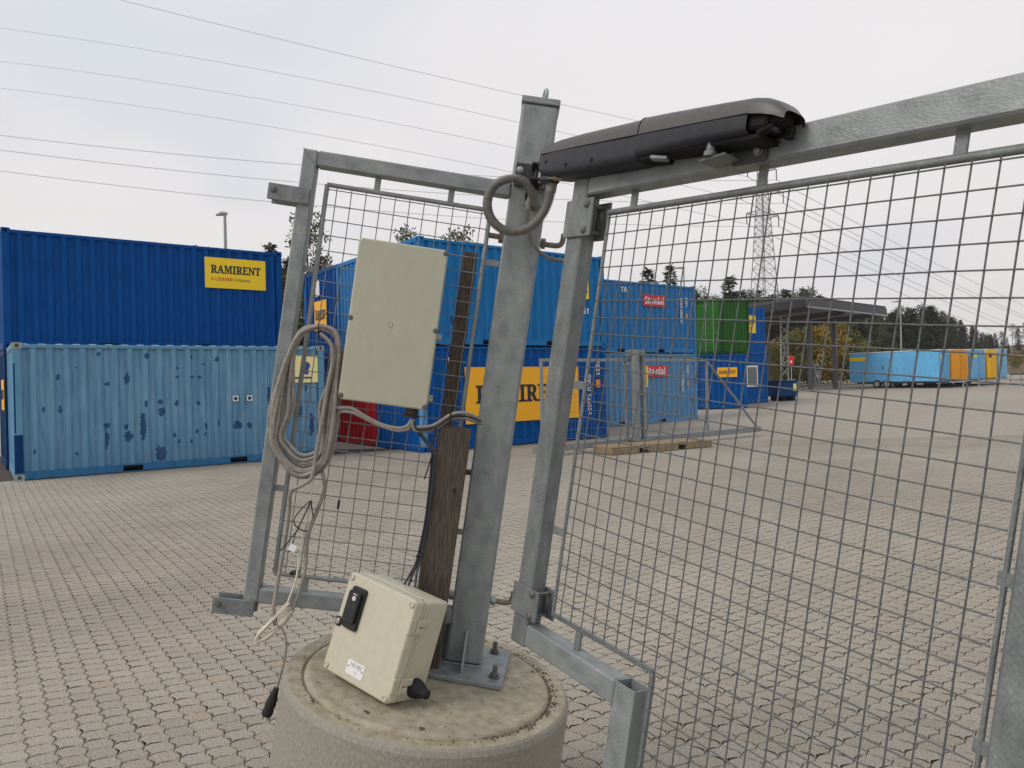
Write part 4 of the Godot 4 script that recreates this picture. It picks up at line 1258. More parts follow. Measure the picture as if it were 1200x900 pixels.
func build_opener() -> void:
	# body axis from the post bracket to the leaf's top rail
	var a = Vector3(0.056, 1.876, 0.078)
	var b = Vector3(0.606, 1.796, 0.962)
	var ax = (b - a).normalized()
	var up = (Vector3.UP - ax * ax.y).normalized()
	var side = ax.cross(up)
	var L = a.distance_to(b)
	var t = thing("gate_opener", "long dark grey swing gate opener arm between post and gate leaf", "gate opener", ASM * Transform3D(Basis(ax, up, side), a))
	# sections: distance, half height above and below the centre line, half width
	var secs = [[0.0, 0.018, 0.045, 0.034, 0.0], [0.012, 0.030, 0.060, 0.045, 0.0], [0.045, 0.038, 0.074, 0.052, 0.0], [0.12, 0.047, 0.083, 0.056, 0.0], [0.25, 0.052, 0.084, 0.058, 0.0], [0.54, 0.055, 0.074, 0.058, 0.0], [0.552, 0.059, 0.064, 0.060, 0.0], [0.66, 0.057, 0.056, 0.060, 0.0], [0.85, 0.051, 0.048, 0.060, 0.0], [0.95, 0.047, 0.045, 0.058, 0.0], [0.985, 0.041, 0.042, 0.056, -0.004], [1.018, 0.028, 0.036, 0.050, -0.010], [L, 0.004, 0.03, 0.038, -0.018]]
	var split = 0.0
	var ring = func(s, top: bool):
		var out = []
		for i in 13:
			var f = i / 12.0
			var an = PI * f
			var cx = cos(an)
			var sy = sin(an)
			var ex = signf(cx) * pow(absf(cx), 0.55) * s[3]
			if top:
				out.append(Vector3(s[0], s[4] + (s[1] - s[4]) * pow(sy, 0.6), ex))
			else:
				out.append(Vector3(s[0], -s[2] * pow(sy, 0.32), ex))
		return out
	var up_m := MB.new()
	var dn_m := MB.new()
	for pass_i in 2:
		var m = up_m if pass_i == 0 else dn_m
		for span in [[0, 5], [6, 12]] if pass_i == 0 else [[0, 9]]:
			m.smooth()
			for i in range(span[0], span[1]):
				var A = ring.call(secs[i], pass_i == 0)
				var B = ring.call(secs[i + 1], pass_i == 0)
				for k in 12:
					if pass_i == 0:
						m.quad(A[k], B[k], B[k + 1], A[k + 1])
					else:
						m.quad(A[k], A[k + 1], B[k + 1], B[k])
			m.flat()
		if pass_i == 0:
			var A = ring.call(secs[5], true)
			var B = ring.call(secs[6], true)
			for k in 12:
				m.quad(A[k], B[k], B[k + 1], A[k + 1])
		var E0 = ring.call(secs[0], pass_i == 0)
		for k in range(1, 12):
			if pass_i == 0:
				m.tri(E0[0], E0[k], E0[k + 1])
			else:
				m.tri(E0[0], E0[k + 1], E0[k])
	part("upper_cover", t, up_m.done(), M.shell)
	part("housing", t, dn_m.done(), M.housing)
	var sm := MB.new()
	for s in [-1, 1]:
		sm.tube([Vector3(0.03, split, s * 0.053), Vector3(0.25, split, s * 0.0585), Vector3(0.66, split, s * 0.0605), Vector3(0.95, split, s * 0.0595)], 0.0016, 5)
	part("cover_joint", t, sm.done(), M.dark)
	var sr := MB.new()
	var seam = []
	for q in 13:
		var an = PI * q / 12.0
		seam.append(Vector3(0.546, 0.001 + 0.0575 * pow(sin(an), 0.6), signf(cos(an)) * pow(absf(cos(an)), 0.55) * 0.0594))
	sr.tube(seam, 0.0018, 5)
	part("cover_seam", t, sr.done(), M.dark)
	# long slot in the belly with the carriage, spindle and arm
	var slot := MB.new()
	slot.box(Vector3(0.78, -0.050, 0.0), Vector3(0.40, 0.014, 0.075), 0.003)
	slot.box(Vector3(0.58, -0.060, 0.0), Vector3(0.09, 0.020, 0.085), 0.004)
	part("belly_slot", t, slot.done(), M.dark)
	var cav := MB.new()
	cav.box(Vector3(0.970, -0.006, 0.0), Vector3(0.06, 0.056, 0.092), 0.006)
	cav.box(Vector3(1.005, -0.004, 0.005), Vector3(0.04, 0.04, 0.06), 0.006)
	cav.box(Vector3(0.99, -0.036, 0.028), Vector3(0.045, 0.012, 0.024), 0.003, Basis(Vector3(0, 0, 1), 0.3))
	cav.box(Vector3(1.02, -0.034, -0.02), Vector3(0.02, 0.03, 0.02), 0.003)
	cav.tube([Vector3(0.98, -0.02, 0.03), Vector3(1.03, -0.045, 0.03)], 0.006, 8)
	part("end_cavity", t, cav.done(), M.dark)
	var fl := MB.new()
	for p in [[0.20, -0.052, 0.0575], [0.34, -0.05, 0.0585], [0.07, -0.03, 0.0535]]:
		fl.lathe([Vector2(0.0065, 0), Vector2(0.0065, 0.002), Vector2(0, 0.002)], 12, Transform3D(Basis(Vector3.RIGHT, PI / 2), Vector3(p[0], p[1], p[2] - 0.0015)))
	part("screw_hole", t, fl.done(), M.dark)
	var rel := MB.new()
	rel.box(Vector3(0.31, 0.0545, -0.006), Vector3(0.20, 0.008, 0.05), 0.003, Basis(Vector3(0, 0, 1), 0.01))
	rel.box(Vector3(0.35, 0.062, -0.006), Vector3(0.012, 0.012, 0.012), 0.003)
	part("release_cover", t, rel.done(), M.housing)
	var ft := MB.new()
	ft.box(Vector3(0.05, -0.078, 0.012), Vector3(0.06, 0.024, 0.05), 0.005)
	part("cable_outlet", t, ft.done(), M.housing)
	part("rating_plate", t, bx(Vector3(0.105, -0.083, 0.025), Vector3(0.05, 0.002, 0.035), 0.0005), mat(rgb(170, 158, 128), 0.5))
	part("carriage_lug", t, bx(Vector3(0.63, -0.068, 0.03), Vector3(0.05, 0.01, 0.03), 0.002, Basis(Vector3.UP, 0.5)), M.zinc)
	# bracket bolted to the leaf's top rail
	var k = thing("leaf_bracket", "dark steel bracket bolted to the top rail under the opener arm", "bracket", at(-55.5))
	var bm := MB.new()
	bm.box(Vector3(0.985, 1.737, 0.004), Vector3(0.105, 0.040, 0.007), 0.002)
	part("plate", k, bm.done(), mat(rgb(66, 68, 72), 0.5, 0.2))
	part("lug", k, bx(Vector3(0.915, 1.728, 0.035), Vector3(0.085, 0.006, 0.065), 0.002, Basis(Vector3(0, 0, 1), 0.08)), M.zinc_dark)
	var dn := MB.new()
	dn.lathe([Vector2(0, 0), Vector2(0.017, 0.0), Vector2(0.017, 0.012), Vector2(0.012, 0.012), Vector2(0.012, 0.04), Vector2(0, 0.04)], 14, Transform3D(Basis(), Vector3(0.905, 1.732, 0.062)))
	part("drive_pin", k, dn.done(), M.zinc_dark)
	var bb := MB.new()
	bb.bolt(Vector3(1.012, 1.745, 0.0075), Vector3(0, 0, 1), 0.010, 0.011)
	part("bolt", k, bb.done(), M.steel)
	# corrugated conduit looping out of the post into the opener
	var c = thing("corrugated_conduit", "fat grey corrugated conduit looping from the post into the opener", "conduit", at())
	part("conduit", c, ribbed([Vector3(0.026, 1.722, -0.03), Vector3(0.026, 1.728, 0.03), Vector3(0.018, 1.748, 0.062), Vector3(-0.014, 1.782, 0.08), Vector3(-0.051, 1.791, 0.085), Vector3(-0.094, 1.778, 0.088), Vector3(-0.127, 1.747, 0.09), Vector3(-0.138, 1.702, 0.092), Vector3(-0.129, 1.658, 0.094), Vector3(-0.105, 1.625, 0.096), Vector3(-0.070, 1.605, 0.098), Vector3(-0.029, 1.601, 0.10), Vector3(0.010, 1.616, 0.102), Vector3(0.042, 1.645, 0.105), Vector3(0.065, 1.685, 0.108), Vector3(0.077, 1.731, 0.112), Vector3(0.080, 1.775, 0.118)], 0.0148, 0.0056, 0.0075), M.conduit)
	part("collar", c, tb([Vector3(0.0795, 1.755, 0.115), Vector3(0.081, 1.792, 0.120)], 0.0172, 16), M.conduit)
	# thin armoured conduit with a chrome gland
	var th = thing("armoured_conduit", "thin steel conduit from the post hole round towards the hinge", "conduit", at())
	part("conduit", th, ribbed([Vector3(0.004, 1.735, 0.02), Vector3(0.006, 1.708, 0.03), Vector3(0.011, 1.660, 0.034), Vector3(0.024, 1.612, 0.036), Vector3(0.046, 1.576, 0.036), Vector3(0.078, 1.552, 0.030), Vector3(0.113, 1.539, 0.02), Vector3(0.150, 1.541, 0.0), Vector3(0.19, 1.55, -0.03)], 0.0062, 0.0022, 0.0045, 10), M.conduit)
	var gl := MB.new()
	gl.lathe([Vector2(0, 0), Vector2(0.0095, 0), Vector2(0.0095, 0.018), Vector2(0.013, 0.018), Vector2(0.013, 0.030), Vector2(0.009, 0.030), Vector2(0.007, 0.048), Vector2(0, 0.048)], 14, Transform3D(Basis(Vector3(1, 0, 0), 0.25), Vector3(0.006, 1.700, 0.026)))
	part("chrome_gland", th, gl.done(), M.steel)

# ---------------------------------------------------------------- middle distance
func build_sliding_gate() -> void:
	var o = Vector2(1.13, 16.35)
	var t = thing("sliding_gate", "free standing galvanised sliding gate with diagonal brace, seen through the mesh", "gate", Transform3D(Basis(Vector3.UP, YAW), W(o.x, 0.0, o.y)))
	part("bottom_rail", t, bx(Vector3(3.2, 0.175, 0), Vector3(8.1, 0.15, 0.14), 0.01), M.zinc_long)
	part("top_rail", t, bx(Vector3(2.2, 2.12, 0), Vector3(5.66, 0.07, 0.06), 0.006), M.zinc_long)
	for x in [-0.6, 2.0, 5.0]:
		part("upright", t, bx(Vector3(x, 1.168, 0), Vector3(0.07, 1.836, 0.06), 0.006), M.zinc)
	part("brace", t, tb([Vector3(5.03, 2.08, 0), Vector3(7.15, 0.24, 0)], 0.032, 8), M.zinc)
	var m := MB.new()
	for i in 45:
		var x = -0.5 + i * 0.122
		m.tube([Vector3(x, 0.25, 0.0), Vector3(x, 2.09, 0.0)], 0.0028, 4, false)
	for i in 9:
		m.tube([Vector3(-0.58, 0.35 + i * 0.2, 0.005), Vector3(4.97, 0.35 + i * 0.2, 0.005)], 0.0034, 4, false)
	part("wire_mesh", t, m.done(), M.wire)
	var p = thing("guide_post", "tall flat steel guide post holding the sliding gate upright", "post", Transform3D(Basis(Vector3.UP, YAW), W(o.x, 0.0, o.y)))
	part("post", p, bx(Vector3(2.15, 1.27, 0.16), Vector3(0.16, 2.16, 0.12), 0.01), M.zinc)
	part("post", p, bx(Vector3(2.42, 1.27, 0.16), Vector3(0.10, 2.16, 0.12), 0.01), M.zinc)
	part("guide_block", p, bx(Vector3(2.25, 2.28, 0.05), Vector3(0.36, 0.16, 0.3), 0.02), M.zinc_dark)
	part("cross_plate", p, bx(Vector3(2.28, 1.3, 0.225), Vector3(0.36, 0.05, 0.02), 0.004), M.zinc_dark)
	part("foot_plate", p, bx(Vector3(2.28, 0.2, 0.2), Vector3(0.6, 0.02, 0.34), 0.004), M.zinc_dark)
	part("reflector", p, bx(Vector3(2.50, 1.72, 0.21), Vector3(0.05, 0.5, 0.02), 0.004), M.yellow)
	var f = thing("ground_beam", "low brown beam with fork pockets, lying on the paving under the sliding gate", "beam", Transform3D(Basis(Vector3.UP, YAW - 0.12), W(2.12, 0.0, 15.98)))
	var b := MB.new()
	b.box(Vector3(0.4, 0.095, -0.3), Vector3(0.8, 0.19, 0.7), 0.02)
	b.box(Vector3(1.5, 0.095, -0.3), Vector3(0.9, 0.19, 0.7), 0.02)
	b.box(Vector3(2.6, 0.095, -0.3), Vector3(0.8, 0.19, 0.7), 0.02)
	b.box(Vector3(0.925, 0.155, -0.3), Vector3(0.25, 0.07, 0.69))
	b.box(Vector3(2.075, 0.155, -0.3), Vector3(0.25, 0.07, 0.69))
	part("beam", f, b.done(), tri_mat(noise_tex(0.02, [[0.0, rgb(104, 90, 68)], [0.5, rgb(136, 120, 94)], [1.0, rgb(168, 154, 128)]], 256, FastNoiseLite.TYPE_SIMPLEX, 57, 5), Vector3(0.8, 4.0, 4.0), 0.9))

func lamp(label: String, x: float, z: float, h: float, arm: float) -> void:
	var t = thing("street_lamp", label, "street lamp", Transform3D(Basis(), W(x, land(x, z), z)), "yard lamps on tall poles")
	var m := MB.new()
	m.tube([Vector3.ZERO, Vector3(0, h * 0.5, 0), Vector3(0, h, 0)], [0.10, 0.08, 0.055], 10)
	part("pole", t, m.done(), M.grey)
	var hd := MB.new()
	hd.tube([Vector3(0.1, h + 0.02, 0), Vector3(-arm * 0.3, h + 0.03, 0.0), Vector3(-arm, h - 0.03, 0)], [0.06, 0.10, 0.04], 8)
	part("lamp_head", t, hd.done(), M.grey)

func build_yard_things() -> void:
	lamp("tall lamp post above the dark blue container on the left", -11.65, 30.0, 8.75, 0.36)
	lamp("thin lamp post behind the blue container with the red name plate", 14.3, 60.0, 10.2, 0.9)
	lamp("lamp post behind the light blue trailers by the forest", 40.6, 76.0, 8.3, 0.9)
	# blue skip tank, cabinet, extinguisher post
	var bx0 = Vector2(15.35, 41.4)
	var t = thing("diesel_tank", "small dark blue tank with label beside the office container", "tank", Transform3D(Basis(Vector3.UP, 0.35), W(bx0.x, land(bx0.x, bx0.y), bx0.y)))
	part("tank", t, bx(Vector3(0, 0.66, 0), Vector3(1.25, 0.86, 1.0), 0.04), paint(rgb(10, 62, 110), 120))
	part("lid", t, bx(Vector3(0, 1.11, 0), Vector3(1.3, 0.05, 1.06), 0.015), paint(rgb(10, 52, 92), 121))
	part("skid", t, bx(Vector3(-0.35, 0.115, 0), Vector3(0.2, 0.23, 1.0), 0.01), M.dark)
	part("skid", t, bx(Vector3(0.35, 0.115, 0), Vector3(0.2, 0.23, 1.0), 0.01), M.dark)
	part("label_plate", t, bx(Vector3(0.42, 0.75, 0.503), Vector3(0.22, 0.4, 0.01), 0.002), M.cream)
	var c0 = Vector2(23.0, 60.0)
	var c = thing("cabinet", "small light grey cabinet on the ground left of the fuel pump", "cabinet", Transform3D(Basis(), W(c0.x, land(c0.x, c0.y), c0.y)))
	part("body", c, bx(Vector3(0, 0.5, 0), Vector3(0.6, 0.7, 0.5), 0.02), M.grey)
	part("leg", c, bx(Vector3(-0.25, 0.075, 0), Vector3(0.06, 0.15, 0.4)), M.grey)
	part("leg", c, bx(Vector3(0.25, 0.075, 0), Vector3(0.06, 0.15, 0.4)), M.grey)
	var e0 = Vector2(17.25, 45.0)
	var e = thing("extinguisher_post", "red fire extinguisher box on a thin post under the canopy", "fire extinguisher", Transform3D(Basis(), W(e0.x, land(e0.x, e0.y), e0.y)))
	part("post", e, tb([Vector3(0, 0, 0), Vector3(0, 2.0, 0)], 0.03), M.grey)
	part("box", e, bx(Vector3(0, 2.28, 0), Vector3(0.26, 0.56, 0.22), 0.03), M.red)
	part("label_plate", e, bx(Vector3(-0.05, 2.2, 0.112), Vector3(0.1, 0.14, 0.006)), M.white)
	# canopy over the fuel pump
	var q = Vector2(21.1, 52.0)
	var gy = land(q.x, q.y)
	var k = thing("canopy", "dark flat canopy roof on steel posts over the fuel pump", "canopy", Transform3D(Basis(Vector3.UP, YAW + 0.1), W(q.x, gy, q.y)))
	var H = 6.35
	var ang = Basis(Vector3(1, 0, 0), -0.045) * Basis(Vector3(0, 0, 1), 0.0)
	part("roof", k, bx(Vector3(7.1, H + 0.2, -5.5), Vector3(14.2, 0.22, 11.0), 0.02, ang), M.asphalt_roof)
	part("fascia", k, bx(Vector3(7.1, H + 0.10, 0.02), Vector3(14.3, 0.50, 0.08), 0.01), mat(rgb(74, 76, 80), 0.7))
	part("fascia", k, bx(Vector3(-0.03, H - 0.16, -5.5), Vector3(0.08, 0.52, 11.0), 0.01, ang), mat(rgb(34, 36, 42), 0.7))
	part("gutter", k, bx(Vector3(7.1, H - 0.24, 0.1), Vector3(14.2, 0.12, 0.12), 0.02), mat(rgb(150, 152, 154), 0.6))
	part("soffit", k, bx(Vector3(7.1, H - 0.32, -5.5), Vector3(14.0, 0.06, 10.8), 0.0, ang), mat(rgb(120, 118, 114), 0.8))
	for i in 3:
		part("beam", k, bx(Vector3(1.2 + i * 5.4, H - 0.52, -5.5), Vector3(0.2, 0.36, 10.6), 0.0, ang), mat(rgb(72, 72, 74), 0.7))
	for p in [[8.85, -2.0], [6.6, -3.0], [10.2, -8.6], [1.2, -9.0]]:
		part("column", k, bx(Vector3(p[0], H / 2 - 0.3, p[1]), Vector3(0.32, H - 0.6, 0.32), 0.02), mat(rgb(92, 92, 92), 0.6))
	var lt := MB.new()
	for i in 7:
		var y = 1.2 + i * 0.65
		lt.tube([Vector3(1.9, y, -3.0), Vector3(3.0, y + 0.65, -3.0)], 0.035, 5)
		lt.tube([Vector3(3.0, y + 0.02, -3.0), Vector3(1.9, y + 0.63, -3.0)], 0.035, 5)
	lt.tube([Vector3(1.9, 0, -3.0), Vector3(1.9, H - 0.6, -3.0)], 0.05, 6)
	lt.tube([Vector3(3.0, 0, -3.0), Vector3(3.0, H - 0.6, -3.0)], 0.05, 6)
	part("lattice_column", k, lt.done(), M.grey)
	part("brace", k, tb([Vector3(8.7, H - 2.4, -2.0), Vector3(7.6, H - 0.6, -2.0)], 0.07, 6), mat(rgb(80, 80, 80), 0.6))
	# island and pump
	var s0 = Vector2(26.6, 68.0)
	var sy = land(s0.x, s0.y)
	var isl := MB.new()
	isl.box(Vector3(0, 0.07, 0), Vector3(12.5, 0.16, 4.2), 0.03)
	var isn = part("pump_island", self, isl.done(), M.concrete, Transform3D(Basis(Vector3.UP, 0.30), W(s0.x + 3.2, sy, s0.y + 1.4)))
	isn.set_meta("kind", "structure")
	isn.set_meta("label", "low kerbed concrete island of the fuel pump")
	var u = thing("fuel_pump", "grey fuel pump with hose standing on the kerbed island under the canopy", "fuel pump", Transform3D(Basis(Vector3.UP, 0.2), W(s0.x + 1.75, sy + 0.15, s0.y + 0.7)))
	part("body", u, bx(Vector3(0.25, 0.95, 0), Vector3(0.66, 1.9, 0.5), 0.04), M.grey)
	part("hose_cabinet", u, bx(Vector3(-0.36, 0.95, 0), Vector3(0.5, 1.86, 0.5), 0.04), mat(rgb(52, 54, 56), 0.5))
	part("display", u, bx(Vector3(0.25, 1.5, 0.255), Vector3(0.36, 0.4, 0.01), 0.003), mat(rgb(70, 78, 84), 0.3))
	part("label_plate", u, bx(Vector3(0.28, 0.75, 0.255), Vector3(0.2, 0.24, 0.01), 0.003), M.white)
	part("hose", u, tb(smooth_path([Vector3(-0.3, 1.4, 0.27), Vector3(-0.1, 0.9, 0.42), Vector3(0.1, 0.45, 0.45), Vector3(0.2, 0.15, 0.5), Vector3(0.6, 0.06, 0.7), Vector3(1.2, 0.05, 0.6)], 0.05), 0.035, 8), M.rubber)
	# trailers in a row, drawbars forward
	var names = ["long light blue hut trailer with yellow strip, nearest of the row", "orange hut trailer next to the long light blue one", "light blue hut trailer with small logo between the orange and yellow ones", "yellow hut trailer beyond the middle light blue one", "light blue hut trailer at the far end of the row"]
	var cols = [rgb(104, 178, 226), rgb(238, 158, 20), rgb(112, 178, 220), rgb(246, 190, 24), rgb(128, 188, 224)]
	for i in 5:
		var d = [0.0, 1.95, 5.1, 7.9, 9.9][i]
		var x = 31.6 + 0.825 * d
		var z = 54.0 + 0.565 * d
		var w = [1.7, 2.7, 2.4, 1.7, 1.6][i]
		var ln = [7.0, 6.5, 6.5, 6.0, 6.0][i]
		var yw = 0.60
		var r = thing("hut_trailer", names[i], "trailer", Transform3D(Basis(Vector3.UP, yw), W(x, land(x, z), z)), "hut trailers parked in a row")
		var pm = paint(cols[i], 130 + i, 0.4)
		var hb = 2.32
		part("body", r, bx(Vector3(w / 2, 0.5 + hb / 2, -ln / 2), Vector3(w, hb, ln), 0.03), pm)
		part("roof", r, bx(Vector3(w / 2, 0.53 + hb, -ln / 2), Vector3(w + 0.06, 0.06, ln + 0.06), 0.01), M.white)
		part("door", r, bx(Vector3(w * 0.68, 1.52, 0.012), Vector3(0.85, 1.9, 0.03), 0.01), paint(cols[i].darkened(0.05), 136, 0.4))
		part("chassis", r, bx(Vector3(w / 2, 0.42, -ln / 2 + 0.5), Vector3(w * 0.7, 0.12, ln), 0.0), M.asphalt_roof)
		part("drawbar", r, tb([Vector3(w * 0.2, 0.42, 0.0), Vector3(w / 2, 0.45, 1.7)], 0.05, 6), M.grey)
		part("drawbar", r, tb([Vector3(w * 0.8, 0.42, 0.0), Vector3(w / 2, 0.45, 1.7)], 0.05, 6), M.grey)
		part("jockey_wheel", r, tb([Vector3(w / 2, 0.0, 1.3), Vector3(w / 2, 0.7, 1.3)], 0.05, 6), M.grey)
		for sx in [0.08, w - 0.08]:
			for zz in ([-3.9, -4.7] if i == 0 else [-3.0]):
				var wm := MB.new()
				wm.lathe([Vector2(0, -0.1), Vector2(0.33, -0.1), Vector2(0.34, -0.05), Vector2(0.34, 0.05), Vector2(0.33, 0.1), Vector2(0, 0.1)], 18, Transform3D(Basis(Vector3(0, 0, 1), PI / 2), Vector3(sx, 0.34, zz)))
				var wh = part("wheel", r, wm.done(), M.rubber)
				var rm := MB.new()
				rm.lathe([Vector2(0, -0.11), Vector2(0.2, -0.11), Vector2(0.2, 0.11), Vector2(0, 0.11)], 14, Transform3D(Basis(Vector3(0, 0, 1), PI / 2), Vector3(sx, 0.34, zz)))
				part("rim", wh, rm.done(), M.grey)
		if i == 0:
			part("yellow_strip", r, bx(Vector3(-0.012, 2.35, -6.3), Vector3(0.03, 0.3, 1.3), 0.004), M.yellow)
			for zz in [-2.2, -3.9]:
				part("side_door", r, bx(Vector3(-0.012, 1.5, zz), Vector3(0.03, 1.85, 0.9), 0.006), paint(cols[0].darkened(0.05), 137, 0.4))
			part("handle", r, bx(Vector3(-0.03, 1.6, -4.2), Vector3(0.03, 0.3, 0.08), 0.004), M.black)
		if i != 1:
			part("logo_plate", r, bx(Vector3(w * 0.3, 2.3, 0.016), Vector3(0.5, 0.2, 0.02), 0.004), M.yellow if i != 3 else M.ink)
	var z0 = thing("trailer_chassis", "grey empty trailer chassis parked past the last hut trailer", "trailer", Transform3D(Basis(Vector3.UP, 0.7), W(47.5, land(47.5, 68.0), 68.0)))
	part("frame", z0, bx(Vector3(2.5, 0.6, 0), Vector3(5.0, 0.16, 2.0), 0.02), M.asphalt_roof)
	for i in 6:
		part("stake", z0, bx(Vector3(0.1 + i * 0.95, 1.2, 1.0), Vector3(0.08, 1.2, 0.08), 0.01), M.asphalt_roof)
	part("side_rail", z0, bx(Vector3(2.5, 1.75, 1.0), Vector3(5.0, 0.1, 0.09), 0.01), M.asphalt_roof)
	part("wheel", z0, tb([Vector3(2.5, 0.33, 1.0), Vector3(2.5, 0.33, 1.2)], 0.33, 16), M.rubber)

# ---------------------------------------------------------------- pylon and power lines
func build_pylon() -> void:
	var p0 = Vector2(52.2, 150.0)
	var gy = hill(p0.x, p0.y)
	var yaw = 0.38
	var t = thing("power_pylon", "tall grey lattice power pylon rising behind the forest", "power pylon", Transform3D(Basis(Vector3.UP, yaw), W(p0.x, 0.0, p0.y)))
	var mm = mat(rgb(146, 148, 150), 0.6, 0.1)
	var half = func(y: float) -> float:
		return 2.6 - 1.75 * clampf((y - gy) / 33.0, 0.0, 1.0) if y < 33.0 + gy else 0.85 - 0.5 * (y - 33.0 - gy) / 14.0
	var legs := MB.new()
	var lat := MB.new()
	var top = 48.5
	for s in [[-1, -1], [1, -1], [1, 1], [-1, 1]]:
		var pts = []
		for i in 9:
			var y = lerpf(gy, top, i / 8.0)
			pts.append(Vector3(s[0] * half.call(y), y, s[1] * half.call(y)))
		legs.tube(pts, 0.10, 5)
	part("leg", t, legs.done(), mm)
	var y = gy
	while y < top - 1.0:
		var dy = maxf(1.3, half.call(y) * 1.25)
		var y2 = minf(y + dy, top)
		var a = half.call(y)
		var b = half.call(y2)
		var c4 = [[-1, -1], [1, -1], [1, 1], [-1, 1]]
		for k in 4:
			var p = c4[k]
			var q = c4[(k + 1) % 4]
			lat.tube([Vector3(p[0] * a, y, p[1] * a), Vector3(q[0] * b, y2, q[1] * b)], 0.045, 4, false)
			lat.tube([Vector3(q[0] * a, y, q[1] * a), Vector3(p[0] * b, y2, p[1] * b)], 0.045, 4, false)
			lat.tube([Vector3(p[0] * b, y2, p[1] * b), Vector3(q[0] * b, y2, q[1] * b)], 0.04, 4, false)
		y = y2
	part("lattice", t, lat.done(), mm)
	var arms = [[44.2, 3.7], [39.5, 5.4], [34.6, 4.1]]
	for e in arms:
		var h = e[0]
		var a := MB.new()
		for s in [-1, 1]:
			var r = half.call(h)
			for zz in [-1, 1]:
				a.tube([Vector3(s * r, h - 0.7, zz * r), Vector3(s * e[1], h, 0)], 0.07, 4)
				a.tube([Vector3(s * r, h + 0.9, zz * r), Vector3(s * e[1], h, 0)], 0.07, 4)
				for q in 4:
					var f = q / 4.0
					var f2 = (q + 1) / 4.0
					a.tube([Vector3(s * r, h - 0.7, zz * r).lerp(Vector3(s * e[1], h, 0), f), Vector3(s * r, h + 0.9, zz * r).lerp(Vector3(s * e[1], h, 0), f2)], 0.035, 4, false)
		part("cross_arm", t, a.done(), mm)
		for s in [-1, 1]:
			part("insulator", t, tb([Vector3(s * e[1], h, 0), Vector3(s * e[1], h - 2.2, 0)], 0.11, 6), mat(rgb(90, 92, 94), 0.4))
	# conductors: each span a wire of its own
	var xf = t.transform
	var ends = {-1: [Vector2(-47.34, 164.5), 28.8, -0.74, 1.46], 1: [Vector2(-70.04, 127.7), 2.4, 1.98, -1.62]}
	var lm = mat(rgb(172, 174, 178), 0.6)
	var cnt = 0
	var words = ["top", "middle", "bottom"]
	for s in [1, -1]:
		for i in 3:
			var A = xf * Vector3(s * arms[i][1], arms[i][0] - 2.2, 0)
			var E = ends[s]
			var d = (E[0] - p0)
			var nrm = Vector2(-d.y, d.x).normalized() * s * arms[i][1]
			var B = W(E[0].x + nrm.x, arms[i][0] - 2.2 + E[1] + E[3] * (1 - i), E[0].y + nrm.y)
			var pts = []
			for k in 41:
				var f = k / 40.0 * 1.9
				var P = A.lerp(B, f)
				P.y -= 4.0 * E[2] * f * (1.0 - f)
				pts.append(P)
			var w = thing("power_line", "%s conductor of the %s set crossing the sky to the left" % [words[i], "upper" if s == -1 else "lower"], "power line", Transform3D(), "power lines left of the pylon")
			part("conductor", w, tb(pts, 0.048, 5), lm)
			var C = W(415.0 + s * 5.0, arms[i][0] - 2.2 - 38.0, 450.0 - s * 2.0)
			var pr = []
			for k in 31:
				var f = k / 30.0
				var P = A.lerp(C, f)
				P.y -= 4.0 * 7.0 * f * (1.0 - f)
				pr.append(P)
			var w2 = thing("power_line", "%s conductor on the %s arm running down to the right behind the mesh" % [words[i], "near" if s == 1 else "far"], "power line", Transform3D(), "power lines right of the pylon")
			part("conductor", w2, tb(pr, 0.055, 5), lm)
	var ew = thing("power_line", "thin earth wire, highest line of all in the sky", "power line", Transform3D(), "power lines left of the pylon")
	var ep = []
	for k in 41:
		var f = k / 40.0 * 1.6
		ep.append(W(52.2, 48.5, 150.0).lerp(W(-50.9, 65.2, 128.0), f) + Vector3(0, -2.2 * f * (1.0 - f), 0))
	part("conductor", ew, tb(ep, 0.04, 5), lm)

# ---------------------------------------------------------------- trees
func leaf_quad(m: MB, p: Vector3, n: Vector3, along: Vector3, w: float, l: float) -> void:
	var x = along.cross(n).normalized() * w * 0.5
	var a = along.normalized() * l
	m.tri(p - x * 0.4, p + x + a * 0.45, p + a)
	m.tri(p - x * 0.4, p + a, p - x + a * 0.55)

